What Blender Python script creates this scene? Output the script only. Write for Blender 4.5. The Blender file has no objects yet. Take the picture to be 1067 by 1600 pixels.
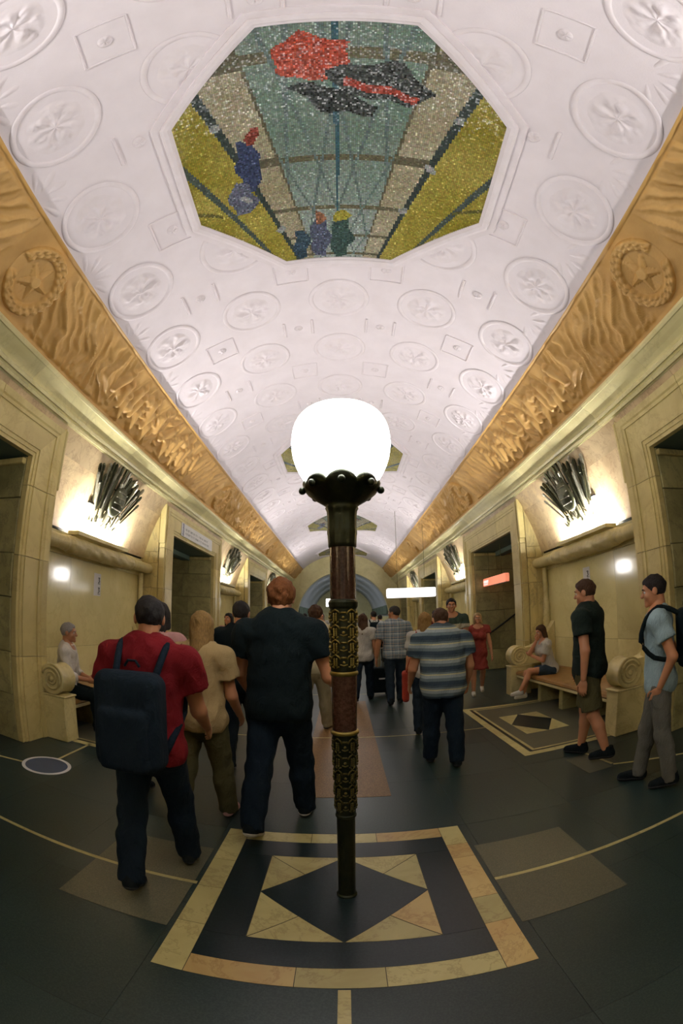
import bpy, math, random
import numpy as np
from mathutils import Matrix, Vector

# ------------------------------------------------------------------ camera, world, exposure
scene = bpy.context.scene
COL = scene.collection
CAM_H = 1.6
F_PX, PITCH, YAW, ROLL = 692.32, 0.23831, 0.00078, -0.01366     # full-frame fisheye, fitted on the hall's straight lines
cd = bpy.data.cameras.new('camera'); cam = bpy.data.objects.new('camera', cd); COL.objects.link(cam)
cd.type = 'PANO'
cd.panorama_type = 'FISHEYE_EQUISOLID'
cd.sensor_fit = 'VERTICAL'
cd.sensor_height = 36.0; cd.sensor_width = 36.0*1067/1600
cd.fisheye_lens = F_PX*36.0/1600
cd.fisheye_fov = math.pi
cd.clip_start = 0.02; cd.clip_end = 200
_r = Vector((math.cos(ROLL), 0, math.sin(ROLL))); _u = Vector((-math.sin(ROLL), 0, math.cos(ROLL))); _f = Vector((0, 1, 0))
_R = Matrix.Rotation(YAW, 3, 'Z') @ Matrix.Rotation(PITCH, 3, 'X')
_r, _u, _f = _R @ _r, _R @ _u, _R @ _f
cam.matrix_world = Matrix(((_r.x, _u.x, -_f.x, 0), (_r.y, _u.y, -_f.y, 0), (_r.z, _u.z, -_f.z, CAM_H), (0, 0, 0, 1)))
scene.camera = cam

w = bpy.data.worlds.new('world'); scene.world = w; w.use_nodes = True
w.node_tree.nodes['Background'].inputs[0].default_value = (0.5, 0.55, 0.6, 1)
w.node_tree.nodes['Background'].inputs[1].default_value = 0.05
scene.view_settings.view_transform = 'Standard'
scene.view_settings.look = 'None'
scene.view_settings.gamma = 1.0
scene.view_settings.use_curve_mapping = False
scene.view_settings.exposure = -0.25
scene.cycles.use_denoising = True
scene.cycles.max_bounces = 8
scene.cycles.diffuse_bounces = 5
scene.cycles.sample_clamp_indirect = 6.0
GLOBE_EMIT, TUBE_EMIT, SIGN_EMIT = 26.0, 800.0, 3.0

# ------------------------------------------------------------------ materials (all procedural)
M = {}
def _nodes(name):
    m = bpy.data.materials.new(name); m.use_nodes = True
    nt = m.node_tree; b = nt.nodes['Principled BSDF']
    return m, nt, b
def col(c): return (c[0], c[1], c[2], 1)
def ramp(nt, stops, fac):
    r = nt.nodes.new('ShaderNodeValToRGB'); e = r.color_ramp.elements
    while len(e) < len(stops): e.new(0.5)
    for i, (p, c) in enumerate(stops): e[i].position = p; e[i].color = col(c)
    nt.links.new(fac, r.inputs[0]); return r.outputs[0]
def coords(nt, shift=True, scale=(1, 1, 1), kind='Object'):
    tc = nt.nodes.new('ShaderNodeTexCoord'); mp = nt.nodes.new('ShaderNodeMapping'); mp.inputs['Scale'].default_value = scale
    nt.links.new(tc.outputs[kind], mp.inputs[0])
    if shift:                                                   # every stone gets its own patch of the pattern
        oi = nt.nodes.new('ShaderNodeObjectInfo'); mu = nt.nodes.new('ShaderNodeVectorMath'); mu.operation = 'SCALE'
        cx = nt.nodes.new('ShaderNodeCombineXYZ')
        for k in range(3): nt.links.new(oi.outputs['Random'], cx.inputs[k])
        nt.links.new(cx.outputs[0], mu.inputs[0]); mu.inputs['Scale'].default_value = 37.0
        nt.links.new(mu.outputs[0], mp.inputs['Location'])
    return mp.outputs[0]
def noise(nt, vec, scale, detail=4, rough=0.55, dist=0):
    n = nt.nodes.new('ShaderNodeTexNoise'); n.inputs['Scale'].default_value = scale; n.inputs['Detail'].default_value = detail
    n.inputs['Roughness'].default_value = rough; n.inputs['Distortion'].default_value = dist
    nt.links.new(vec, n.inputs['Vector']); return n.outputs[0]
def bump(nt, b, h, strength, dist=0.01):
    n = nt.nodes.new('ShaderNodeBump'); n.inputs['Strength'].default_value = strength; n.inputs['Distance'].default_value = dist
    nt.links.new(h, n.inputs['Height']); nt.links.new(n.outputs[0], b.inputs['Normal'])
def mix(nt, f, a, bcol, mode='MIX'):
    n = nt.nodes.new('ShaderNodeMix'); n.data_type = 'RGBA'; n.blend_type = mode
    if isinstance(f, float): n.inputs[0].default_value = f
    else: nt.links.new(f, n.inputs[0])
    for s, v in ((6, a), (7, bcol)):
        if isinstance(v, tuple): n.inputs[s].default_value = col(v)
        else: nt.links.new(v, n.inputs[s])
    return n.outputs[2]
def basic(name, c1, c2=None, scale=8, rough=0.5, metal=0.0, bmp=0.0, bscale=None, shift=True, stretch=(1, 1, 1), coat=0.0):
    m, nt, b = _nodes(name); v = coords(nt, shift, stretch)
    n = noise(nt, v, scale)
    nt.links.new(ramp(nt, [(0.3, c1), (0.7, c2 or tuple(x*0.8 for x in c1))], n), b.inputs['Base Color'])
    b.inputs['Roughness'].default_value = rough; b.inputs['Metallic'].default_value = metal
    b.inputs['Coat Weight'].default_value = coat; b.inputs['Coat Roughness'].default_value = 0.1
    if bmp: bump(nt, b, noise(nt, v, bscale or scale*4, 3), bmp)
    M[name] = m; return m
def marble(name, base, dark, vein, scale=1.6, rough=0.3, vein_amt=0.55, stretch=(1, 1, 1), coat=0.0, bmp=0.05):
    m, nt, b = _nodes(name); v = coords(nt, True, stretch)
    n1 = noise(nt, v, scale, 6, 0.6, 0.8)
    c = ramp(nt, [(0.32, dark), (0.58, base), (0.8, tuple(min(1, x*1.12) for x in base))], n1)
    n2 = noise(nt, v, scale*0.9, 8, 0.7, 0.5)
    a = nt.nodes.new('ShaderNodeMath'); a.operation = 'SUBTRACT'; nt.links.new(n2, a.inputs[0]); a.inputs[1].default_value = 0.5
    a2 = nt.nodes.new('ShaderNodeMath'); a2.operation = 'ABSOLUTE'; nt.links.new(a.outputs[0], a2.inputs[0])
    f = ramp(nt, [(0.0, (vein_amt,)*3), (0.022, (0, 0, 0))], a2.outputs[0])
    c = mix(nt, f, c, vein)
    oi = nt.nodes.new('ShaderNodeObjectInfo')
    tint = ramp(nt, [(0.0, (0.82, 0.80, 0.76)), (1.0, (1.08, 1.06, 1.0))], oi.outputs['Random'])
    c = mix(nt, 1.0, c, tint, 'MULTIPLY')
    nt.links.new(c, b.inputs['Base Color'])
    b.inputs['Roughness'].default_value = rough; b.inputs['Coat Weight'].default_value = coat; b.inputs['Coat Roughness'].default_value = 0.06
    if bmp: bump(nt, b, noise(nt, v, scale*14, 4), bmp)
    M[name] = m; return m
def granite(name, base, spec, scale=90, rough=0.3, amt=0.5, tintr=(0.8, 1.2)):
    m, nt, b = _nodes(name); v = coords(nt, True)
    n = noise(nt, v, scale, 3, 0.7); c = ramp(nt, [(0.42, base), (0.68, spec)], n)
    n2 = noise(nt, v, 1.7, 3); c = mix(nt, 1.0, c, ramp(nt, [(0.3, (0.9,)*3), (0.7, (1.08,)*3)], n2), 'MULTIPLY')
    oi = nt.nodes.new('ShaderNodeObjectInfo')
    c = mix(nt, 1.0, c, ramp(nt, [(0, (tintr[0],)*3), (1, (tintr[1],)*3)], oi.outputs['Random']), 'MULTIPLY')
    nt.links.new(c, b.inputs['Base Color'])
    b.inputs['Roughness'].default_value = rough
    M[name] = m; return m
def emit(name, c, s):
    m, nt, b = _nodes(name); b.inputs['Base Color'].default_value = col(c); b.inputs['Emission Color'].default_value = col(c)
    b.inputs['Emission Strength'].default_value = s; M[name] = m; return m

basic('plaster', (0.81, 0.745, 0.785), (0.75, 0.685, 0.72), 3, 0.65, bmp=0.10, bscale=60, shift=False)
basic('plaster_relief', (0.81, 0.745, 0.785), (0.74, 0.675, 0.70), 6, 0.6, bmp=0.08, bscale=50)
basic('ochre_relief', (0.62, 0.38, 0.125), (0.50, 0.29, 0.085), 3.0, 0.55, bmp=0.15, bscale=40)
marble('marble', (0.66, 0.57, 0.25), (0.52, 0.43, 0.175), (0.36, 0.25, 0.09), 1.4, 0.33, 0.30)
marble('marble_dirty', (0.70, 0.59, 0.25), (0.46, 0.37, 0.14), (0.20, 0.16, 0.08), 2.2, 0.45, 0.45, (1, 1, 0.45))
marble('marble_cove', (0.76, 0.61, 0.37), (0.58, 0.43, 0.25), (0.34, 0.17, 0.11), 2.6, 0.35, 0.40)
marble('marble_panel', (0.80, 0.74, 0.38), (0.70, 0.64, 0.31), (0.52, 0.45, 0.20), 0.9, 0.15, 0.25, coat=0.5, bmp=0.0)
marble('marble_cornice', (0.80, 0.74, 0.42), (0.70, 0.64, 0.33), (0.46, 0.41, 0.19), 1.5, 0.28, 0.25)
marble('marble_bench', (0.68, 0.60, 0.30), (0.54, 0.47, 0.21), (0.34, 0.28, 0.12), 2.5, 0.35, 0.35)
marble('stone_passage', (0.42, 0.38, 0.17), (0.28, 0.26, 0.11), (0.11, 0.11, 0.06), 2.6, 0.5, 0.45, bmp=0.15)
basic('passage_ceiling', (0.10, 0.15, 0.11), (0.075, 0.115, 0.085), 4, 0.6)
basic('mortar', (0.06, 0.055, 0.03), None, 20, 0.8)
granite('granite_floor', (0.010, 0.023, 0.023), (0.028, 0.047, 0.039), 110, 0.38)
granite('granite_black', (0.004, 0.011, 0.013), (0.010, 0.020, 0.021), 90, 0.30)
granite('granite_brown', (0.075, 0.078, 0.048), (0.13, 0.12, 0.075), 130, 0.45)
granite('granite_red', (0.13, 0.068, 0.020), (0.28, 0.17, 0.052), 80, 0.52)
marble('inlay_cream', (0.50, 0.46, 0.21), (0.42, 0.37, 0.16), (0.20, 0.13, 0.05), 3.0, 0.33, 0.4)
marble('inlay_tan', (0.52, 0.40, 0.17), (0.46, 0.31, 0.12), (0.25, 0.12, 0.04), 3.0, 0.33, 0.4)
basic('bronze', (0.035, 0.042, 0.022), (0.018, 0.024, 0.016), 14, 0.38, 0.75, 0.2, 60)
basic('brass', (0.42, 0.34, 0.10), (0.26, 0.21, 0.06), 30, 0.34, 0.9)
basic('brass_dull', (0.16, 0.14, 0.045), (0.08, 0.075, 0.03), 30, 0.4, 0.85)
m_ = granite('marble_maroon', (0.045, 0.020, 0.014), (0.10, 0.05, 0.035), 60, 0.22)
basic('lamp_metal', (0.10, 0.10, 0.055), (0.05, 0.055, 0.032), 20, 0.35, 0.8)
basic('lamp_glassy', (0.55, 0.53, 0.42), (0.35, 0.34, 0.25), 20, 0.2, 0.55)
basic('steel', (0.35, 0.36, 0.33), None, 20, 0.3, 0.9)
basic('dark_metal', (0.03, 0.032, 0.03), None, 20, 0.4, 0.6)
basic('leather_tan', (0.34, 0.185, 0.055), (0.24, 0.125, 0.035), 9, 0.38, bmp=0.1, bscale=70)
basic('paper', (0.72, 0.72, 0.70), (0.66, 0.66, 0.65), 5, 0.5)
basic('ink_blue', (0.03, 0.06, 0.17), None, 5, 0.5)
basic('ink_grey', (0.16, 0.18, 0.17), None, 5, 0.5)
basic('sticker_blue', (0.055, 0.085, 0.15), (0.045, 0.07, 0.13), 5, 0.35)
basic('end_vault', (0.50, 0.53, 0.58), (0.44, 0.47, 0.53), 2, 0.6)
emit('globe', (1.0, 0.965, 0.94), GLOBE_EMIT)
emit('tube', (1.0, 0.97, 0.95), TUBE_EMIT)
emit('fill_diffuser', (0.95, 0.98, 1.0), 30.0)  # glow of the lamps added in the end vault
emit('sign_white', (1.0, 0.98, 0.96), SIGN_EMIT)
emit('sign_red', (1.0, 0.30, 0.17), 0.9)
emit('sign_red_text', (1.0, 0.9, 0.88), 1.0)
def fabric(name, c, c2=None, kind='plain', rough=0.85, scale=1.0):
    if name in M: return M[name]
    m, nt, b = _nodes(name); v = coords(nt, False)
    n = noise(nt, v, 6, 3); cc = ramp(nt, [(0.3, tuple(x*0.82 for x in c)), (0.7, c)], n)
    if kind in ('stripes', 'plaid', 'print'):
        sx = nt.nodes.new('ShaderNodeSeparateXYZ'); nt.links.new(v, sx.inputs[0])
        wob = noise(nt, v, 3, 1)
        def band(out, freq, cols):
            a = nt.nodes.new('ShaderNodeMath'); a.operation = 'MULTIPLY_ADD'; nt.links.new(wob, a.inputs[0]); a.inputs[1].default_value = 0.03; nt.links.new(out, a.inputs[2])
            mu = nt.nodes.new('ShaderNodeMath'); mu.operation = 'MULTIPLY'; nt.links.new(a.outputs[0], mu.inputs[0]); mu.inputs[1].default_value = freq
            fr = nt.nodes.new('ShaderNodeMath'); fr.operation = 'FRACT'; nt.links.new(mu.outputs[0], fr.inputs[0])
            r = nt.nodes.new('ShaderNodeValToRGB'); r.color_ramp.interpolation = 'CONSTANT'; e = r.color_ramp.elements
            while len(e) < len(cols): e.new(0.5)
            for i, (p, q) in enumerate(cols): e[i].position = p; e[i].color = col(q)
            nt.links.new(fr.outputs[0], r.inputs[0]); return r.outputs[0]
        if kind == 'stripes':
            cc = band(sx.outputs[2], scale, c2)
        elif kind == 'plaid':
            h = band(sx.outputs[2], scale, c2); g = band(sx.outputs[0], scale*0.8, c2); cc = mix(nt, 0.35, h, g)
        else:
            cc = band(sx.outputs[2], scale, c2)
            vo = nt.nodes.new('ShaderNodeTexVoronoi'); vo.inputs['Scale'].default_value = 28; nt.links.new(v, vo.inputs['Vector'])
            cc = mix(nt, 0.3, cc, ramp(nt, [(0.2, (0.75, 0.75, 0.7)), (0.5, (0.3, 0.3, 0.2))], vo.outputs['Distance']), 'MULTIPLY')
    nt.links.new(cc, b.inputs['Base Color']); b.inputs['Roughness'].default_value = rough
    b.inputs['Specular IOR Level'].default_value = 0.12
    vf = coords(nt, False, (1.0, 1.0, 0.55)); bump(nt, b, noise(nt, vf, 17, 5, 0.6, 1.2), 0.55, 0.03)
    M[name] = m; return m
def skin(name, c):
    m, nt, b = _nodes(name); v = coords(nt, False)
    cc = ramp(nt, [(0.3, tuple(x*0.86 for x in c)), (0.7, c)], noise(nt, v, 9, 3))
    nt.links.new(cc, b.inputs['Base Color']); b.inputs['Roughness'].default_value = 0.5
    b.inputs['Subsurface Weight'].default_value = 0.05; b.inputs['Subsurface Radius'].default_value = (0.01, 0.004, 0.002)
    M[name] = m; return m
skin('skin_a', (0.52, 0.24, 0.12)); skin('skin_b', (0.42, 0.19, 0.09)); skin('skin_c', (0.60, 0.31, 0.18))
def hairmat(name, c):
    m, nt, b = _nodes(name); v = coords(nt, False, (1, 1, 0.25))
    n = noise(nt, v, 130, 3); nt.links.new(ramp(nt, [(0.3, tuple(x*0.55 for x in c)), (0.7, c)], n), b.inputs['Base Color'])
    b.inputs['Roughness'].default_value = 0.7; b.inputs['Specular IOR Level'].default_value = 0.2; bump(nt, b, n, 0.9, 0.008); M[name] = m
hairmat('hair_dark', (0.018, 0.016, 0.016)); hairmat('hair_grey', (0.34, 0.33, 0.31)); hairmat('hair_brown', (0.075, 0.038, 0.02))
hairmat('hair_blond', (0.30, 0.18, 0.06)); hairmat('hair_ginger', (0.16, 0.055, 0.014)); hairmat('hair_fair', (0.50, 0.36, 0.17))
basic('eye_white', (0.7, 0.68, 0.64), None, 5, 0.2); basic('eye_iris', (0.02, 0.014, 0.01), None, 5, 0.2)
basic('rubber_white', (0.62, 0.60, 0.50), None, 6, 0.6); basic('rubber_dark', (0.015, 0.017, 0.018), None, 6, 0.6)

# ------------------------------------------------------------------ mesh helpers
def mesh(name, V, F, smooth=False):
    me = bpy.data.meshes.new(name); V = np.asarray(V, np.float32)
    if isinstance(F, np.ndarray):
        n, k = F.shape
        me.vertices.add(len(V)); me.vertices.foreach_set('co', V.ravel())
        me.loops.add(n*k); me.loops.foreach_set('vertex_index', F.astype(np.int32).ravel())
        me.polygons.add(n); me.polygons.foreach_set('loop_start', np.arange(0, n*k, k, dtype=np.int32))
        me.update(calc_edges=True); me.validate()
    else:
        me.from_pydata([tuple(map(float, v)) for v in V], [], [list(map(int, f)) for f in F]); me.update()
    if smooth: me.polygons.foreach_set('use_smooth', np.ones(len(me.polygons), bool))
    return me
def obj(name, me, mat=None, parent=None, loc=None, rot=None, mw=None):
    o = bpy.data.objects.new(name, me); COL.objects.link(o)
    if mat is not None and me is not None and len(me.materials) == 0: me.materials.append(M[mat] if isinstance(mat, str) else mat)
    if parent is not None: o.parent = parent
    if loc is not None: o.location = loc
    if rot is not None: o.rotation_euler = rot
    if mw is not None: o.matrix_local = mw
    return o
def struct(o): o['kind'] = 'structure'; return o
def tag(o, label, cat, group=None):
    o['label'] = label; o['category'] = cat
    if group: o['group'] = group
    return o
def empty(name, loc=(0, 0, 0), rz=0.0):
    o = bpy.data.objects.new(name, None); COL.objects.link(o); o.empty_display_size = 0.1
    o.location = loc; o.rotation_euler = (0, 0, rz); return o
class MB:
    """collects shapes for one mesh"""
    def __init__(s): s.V = []; s.F = []
    def add(s, V, F):
        n = len(s.V); s.V += [tuple(v) for v in V]; s.F += [[int(i)+n for i in f] for f in F]; return s
    def box(s, lo, hi, ch=0.0):
        V, F = cbox(lo, hi, ch); return s.add(V, F)
    def tube(s, p, q, r0, r1=None, n=10, caps=True):
        V, F = tube([p, q], [r0, r0 if r1 is None else r1], n, caps); return s.add(V, F)
    def sphere(s, c, r, n=10, m=6, sc=(1, 1, 1)):
        V = [(c[0], c[1], c[2]+r*sc[2])]; F = []
        for i in range(1, m):
            t = math.pi*i/m
            for j in range(n):
                a = 2*math.pi*j/n; V.append((c[0]+r*sc[0]*math.sin(t)*math.cos(a), c[1]+r*sc[1]*math.sin(t)*math.sin(a), c[2]+r*sc[2]*math.cos(t)))
        V.append((c[0], c[1], c[2]-r*sc[2]))
        for j in range(n):
            F.append([0, 1+j, 1+(j+1) % n]); F.append([len(V)-1, 1+(m-2)*n+(j+1) % n, 1+(m-2)*n+j])
            for i in range(m-2): F.append([1+i*n+j, 1+(i+1)*n+j, 1+(i+1)*n+(j+1) % n, 1+i*n+(j+1) % n])
        return s.add(V, F)
    def me(s, name, smooth=False): return mesh(name, s.V, s.F, smooth)
def cbox(lo, hi, ch=0.0):
    lo = np.minimum(lo, hi) if False else np.array(lo, float); hi = np.array(hi, float)
    lo, hi = np.minimum(lo, hi), np.maximum(lo, hi)
    if ch <= 0:
        V = [(x, y, z) for x in (lo[0], hi[0]) for y in (lo[1], hi[1]) for z in (lo[2], hi[2])]
        F = [[0, 1, 3, 2], [4, 6, 7, 5], [0, 4, 5, 1], [2, 3, 7, 6], [0, 2, 6, 4], [1, 5, 7, 3]]
        return V, F
    ch = min(ch, 0.45*float((hi-lo).min()))
    V = []; idx = {}
    for sx in (0, 1):
        for sy in (0, 1):
            for sz in (0, 1):
                c = [(lo, hi)[s][k] for k, s in enumerate((sx, sy, sz))]
                for ax in range(3):
                    p = []
                    for k, s in enumerate((sx, sy, sz)): p.append(c[k] if k == ax else c[k]+(ch if s == 0 else -ch))
                    idx[(sx, sy, sz, ax)] = len(V); V.append(p)
    F = []
    for ax in range(3):
        a, b = [k for k in range(3) if k != ax]
        for s in (0, 1):
            q = []
            for sa, sb in ((0, 0), (1, 0), (1, 1), (0, 1)):
                t = [0, 0, 0]; t[ax] = s; t[a] = sa; t[b] = sb; q.append(idx[(*t, ax)])
            flip = (s == 0) ^ (ax == 1)
            F.append(q[::-1] if flip else q)
    for ax in range(3):                                          # edges along ax
        a, b = [k for k in range(3) if k != ax]
        for sa in (0, 1):
            for sb in (0, 1):
                t0 = [0, 0, 0]; t0[a] = sa; t0[b] = sb; t1 = list(t0); t1[ax] = 1
                q = [idx[(*t0, a)], idx[(*t1, a)], idx[(*t1, b)], idx[(*t0, b)]]
                F.append(q)
    for sx in (0, 1):
        for sy in (0, 1):
            for sz in (0, 1): F.append([idx[(sx, sy, sz, k)] for k in range(3)])
    V = np.array(V); c = (lo+hi)/2
    out = []
    for f in F:                                                  # orient outward
        P = V[f]; n = np.cross(P[1]-P[0], P[2]-P[0])
        out.append(f if np.dot(n, P.mean(0)-c) > 0 else f[::-1])
    return V.tolist(), out
def frame(d):
    d = np.array(d, float); d /= np.linalg.norm(d); u = np.array((0, 0, 1.0)) if abs(d[2]) < 0.9 else np.array((0, 1.0, 0))
    a = np.cross(u, d); a /= np.linalg.norm(a); return a, np.cross(d, a)
def tube(P, R, n=10, caps=True):
    P = [np.array(p, float) for p in P]; V = []; F = []
    for i, p in enumerate(P):
        d = P[min(i+1, len(P)-1)]-P[max(i-1, 0)]; a, b = frame(d)
        for j in range(n):
            t = 2*math.pi*j/n; V.append(p+R[i]*(math.cos(t)*a+math.sin(t)*b))
    for i in range(len(P)-1):
        for j in range(n): F.append([i*n+j, i*n+(j+1) % n, (i+1)*n+(j+1) % n, (i+1)*n+j])
    if caps: F.append(list(range(n))[::-1]); F.append([(len(P)-1)*n+j for j in range(n)])
    return V, F
def lathe(prof, n=32, fz=None):
    """prof: list of (r, z); fz(theta, i) -> radius factor"""
    V = []; F = []
    for i, (r, z) in enumerate(prof):
        for j in range(n):
            t = 2*math.pi*j/n; k = fz(t, i) if fz else 1.0; V.append((r*k*math.cos(t), r*k*math.sin(t), z))
    for i in range(len(prof)-1):
        for j in range(n): F.append([i*n+j, i*n+(j+1) % n, (i+1)*n+(j+1) % n, (i+1)*n+j])
    if prof[0][0] > 1e-6: F.append(list(range(n))[::-1])
    if prof[-1][0] > 1e-6: F.append([(len(prof)-1)*n+j for j in range(n)])
    return V, F
def prism(poly, z0, z1):
    n = len(poly); V = [(x, y, z0) for x, y in poly]+[(x, y, z1) for x, y in poly]
    F = [list(range(n))[::-1], [n+i for i in range(n)]]+[[i, (i+1) % n, n+(i+1) % n, n+i] for i in range(n)]
    return V, F
def grid_faces(nu, nv, flip=False):
    i = np.arange(nu-1)[:, None]; j = np.arange(nv-1)[None, :]
    a = (i*nv+j).ravel(); q = np.stack([a, a+nv, a+nv+1, a+1], 1)
    return q[:, ::-1] if flip else q
_rng = np.random.default_rng(5)
_LAT = _rng.random((64, 64, 64)).astype(np.float32)
def vnoise(p):
    """value noise of an (..., 3) array"""
    i = np.floor(p).astype(np.int32); f = p-i; f = f*f*(3-2*f); i &= 63; j = (i+1) & 63
    def L(a, b, c): return _LAT[a, b, c]
    x, y, z = f[..., 0], f[..., 1], f[..., 2]
    c00 = L(i[..., 0], i[..., 1], i[..., 2])*(1-x)+L(j[..., 0], i[..., 1], i[..., 2])*x
    c10 = L(i[..., 0], j[..., 1], i[..., 2])*(1-x)+L(j[..., 0], j[..., 1], i[..., 2])*x
    c01 = L(i[..., 0], i[..., 1], j[..., 2])*(1-x)+L(j[..., 0], i[..., 1], j[..., 2])*x
    c11 = L(i[..., 0], j[..., 1], j[..., 2])*(1-x)+L(j[..., 0], j[..., 1], j[..., 2])*x
    return (c00*(1-y)+c10*y)*(1-z)+(c01*(1-y)+c11*y)*z
def fbm(p, o=4):
    s = 0; a = 0.5
    for k in range(o): s = s+a*vnoise(p*(2**k)+k*7.3); a *= 0.5
    return s

# ------------------------------------------------------------------ hall geometry
R_V, Z_V = 4.0, 1.7                       # vault radius and centre height
T_BAY, C0 = 7.75, 2.2                     # bay length, centre of the first opening
OPEN_W, SUR_W, OPEN_H, SUR_H = 1.5, 2.05, 3.2, 3.70
X_F = 3.45                                # front of the door surrounds
X_N = 3.92                                # back of the niches
Y_BACK, Y_END = -8.6, 28.6
A_CEIL, A_FR0, A_FR1, A_CO = 40.2, 40.0, 52.7, 58.5   # degrees from the crown
rad = math.radians
def vp(a_deg, y, h=0.0): a = rad(a_deg); return ((R_V-h)*math.sin(a), y, Z_V+(R_V-h)*math.cos(a))
BAYS = (-1, 0, 1, 2, 3)

# floor -------------------------------------------------------------
floor = struct(obj('floor', MB().box((-7, Y_BACK-0.3, -0.2), (7, 46, -0.004)).me('floor'), 'mortar'))
rnd = random.Random(3)
slab_cache = {}
ys = [Y_BACK]
while ys[-1] < 13.5: ys.append(ys[-1]+1.045)
xs = [-3.42, -2.55, -1.7, -0.85, 0, 0.85, 1.7, 2.55, 3.42]
for j in range(len(ys)-1):
    for i in range(len(xs)-1):
        wdt = round(xs[i+1]-xs[i], 3)
        if wdt not in slab_cache: slab_cache[wdt] = mesh('floor_slab', *cbox((0.001, 0.001, -0.03), (wdt-0.001, 1.044, 0.0)))
        obj('floor_slab', slab_cache[wdt], 'granite_floor', floor, (xs[i], ys[j], 0))
for lo, hi in (((-3.42, ys[-1], -0.03), (3.42, 46, 0)), ((-6.9, Y_BACK, -0.03), (-3.421, 30, 0)), ((3.421, Y_BACK, -0.03), (6.9, 30, 0))):
    obj('side_paving', mesh('side_paving', *cbox(lo, hi)), 'granite_floor', floor)
# slab run beyond the near bays
INZ = 0.0025
def inlay(name, poly, mat, z=INZ):
    return obj(name, mesh(name, *prism(poly, 0.0, z)), mat, floor)
def rect(x0, y0, x1, y1): return [(x0, y0), (x1, y0), (x1, y1), (x0, y1)]
def inset(poly, g=0.0018):
    c = np.mean(poly, 0); out = []
    n = len(poly)
    P = [np.array(p, float) for p in poly]
    for i in range(n):
        a, b, d = P[i-1], P[i], P[(i+1) % n]
        e1 = (b-a)/np.linalg.norm(b-a); e2 = (d-b)/np.linalg.norm(d-b)
        n1 = np.array((-e1[1], e1[0])); n2 = np.array((-e2[1], e2[0]))
        k = (n1+n2); k /= max(0.25, 1+np.dot(n1, n2)); out.append(tuple(b+k*g))
    return out
CX, CY = -0.015, 2.08
O, I, Q = 0.805, 0.660, 0.452
inlay('base_panel', rect(CX-O, CY-O, CX+O, CY+O), 'mortar', 0.0012)
def band(axis, side, cuts):
    for a, b in zip(cuts[:-1], cuts[1:]):
        m = 'inlay_tan' if rnd.random() < 0.28 else 'inlay_cream'
        if axis == 'x': r = rect(CX+a, CY+(I if side > 0 else -O), CX+b, CY+(O if side > 0 else -I))
        else: r = rect(CX+(I if side > 0 else -O), CY+a, CX+(O if side > 0 else -I), CY+b)
        inlay('border_tile', inset(r), m)
band('x', -1, [-I, -0.20, 0.17, I]); band('x', 1, [-I, -0.22, 0.22, I])
band('y', 1, [-O, -0.42, -0.16, 0.33, 0.52, O]); band('y', -1, [-O, -0.40, -0.02, 0.33, O])
for k in range(4):                                              # black ring in four slabs
    r = [rect(-I, -I, I, -Q), rect(-I, Q, I, I), rect(-I, -Q, -Q, Q), rect(Q, -Q, I, Q)][k]
    inlay('black_slab', inset([(CX+x, CY+y) for x, y in r], 0.0008), 'granite_black')
inlay('diamond', inset([(CX, CY-Q), (CX+Q, CY), (CX, CY+Q), (CX-Q, CY)], 0.001), 'granite_black')
for sx in (-1, 1):
    for sy in (-1, 1):
        c, px, py, mid = (sx*Q, sy*Q), (0, sy*Q), (sx*Q, 0), (sx*Q/2, sy*Q/2)
        for a in (px, py):
            t = [c, a, mid]
            if (t[1][0]-t[0][0])*(t[2][1]-t[0][1])-(t[1][1]-t[0][1])*(t[2][0]-t[0][0]) < 0: t = [c, mid, a]
            inlay('triangle_tile', inset([(CX+x, CY+y) for x, y in t], 0.003), 'inlay_tan' if (sx, sy, a) == (1, -1, py) else 'inlay_cream')
def strip(x0, y0, x1, y1, w=0.032, n=1, m='inlay_cream', name='inlay_strip'):
    a, b = np.array((x0, y0)), np.array((x1, y1)); d = (b-a)/np.linalg.norm(b-a); nn = np.array((-d[1], d[0]))*w/2
    for k in range(n):
        p, q = a+(b-a)*k/n+d*0.001, a+(b-a)*(k+1)/n-d*0.001
        inlay(name, [tuple(p-nn), tuple(q-nn), tuple(q+nn), tuple(p+nn)], m)
strip(CX+O+0.03, 2.08, 3.4, 2.08, 0.03, 5); strip(-3.4, 2.08, CX-O-0.01, 2.08, 0.03, 5)
strip(CX, -4.0, CX, CY-O-0.01, 0.05, 10)
for yb, x0, x1, n in ((5.63, -1.9, 1.9, 8), (8.95, -1.9, 1.9, 8), (13.3, -2, 2, 6)): strip(x0, yb, x1, yb, 0.022, n)
for y0, y1 in ((3.60, 5.61), (5.65, 8.2), (9.9, 13.2)):
    inlay('red_panel', rect(CX-0.40, y0, CX+0.40, y1), 'granite_red')
for s in (-1, 1): inlay('brown_panel', rect(CX+s*O+s*0.03 if s > 0 else -1.49, 1.60, 1.44 if s > 0 else CX-O-0.03, 2.065), 'granite_brown'); inlay('brown_panel', rect(CX+O+0.03 if s > 0 else -1.49, 2.098, 1.44 if s > 0 else CX-O-0.03, 2.54), 'granite_brown')
inlay('brown_panel', rect(2.16, 3.35, 2.42, 3.85), 'granite_brown')
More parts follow.
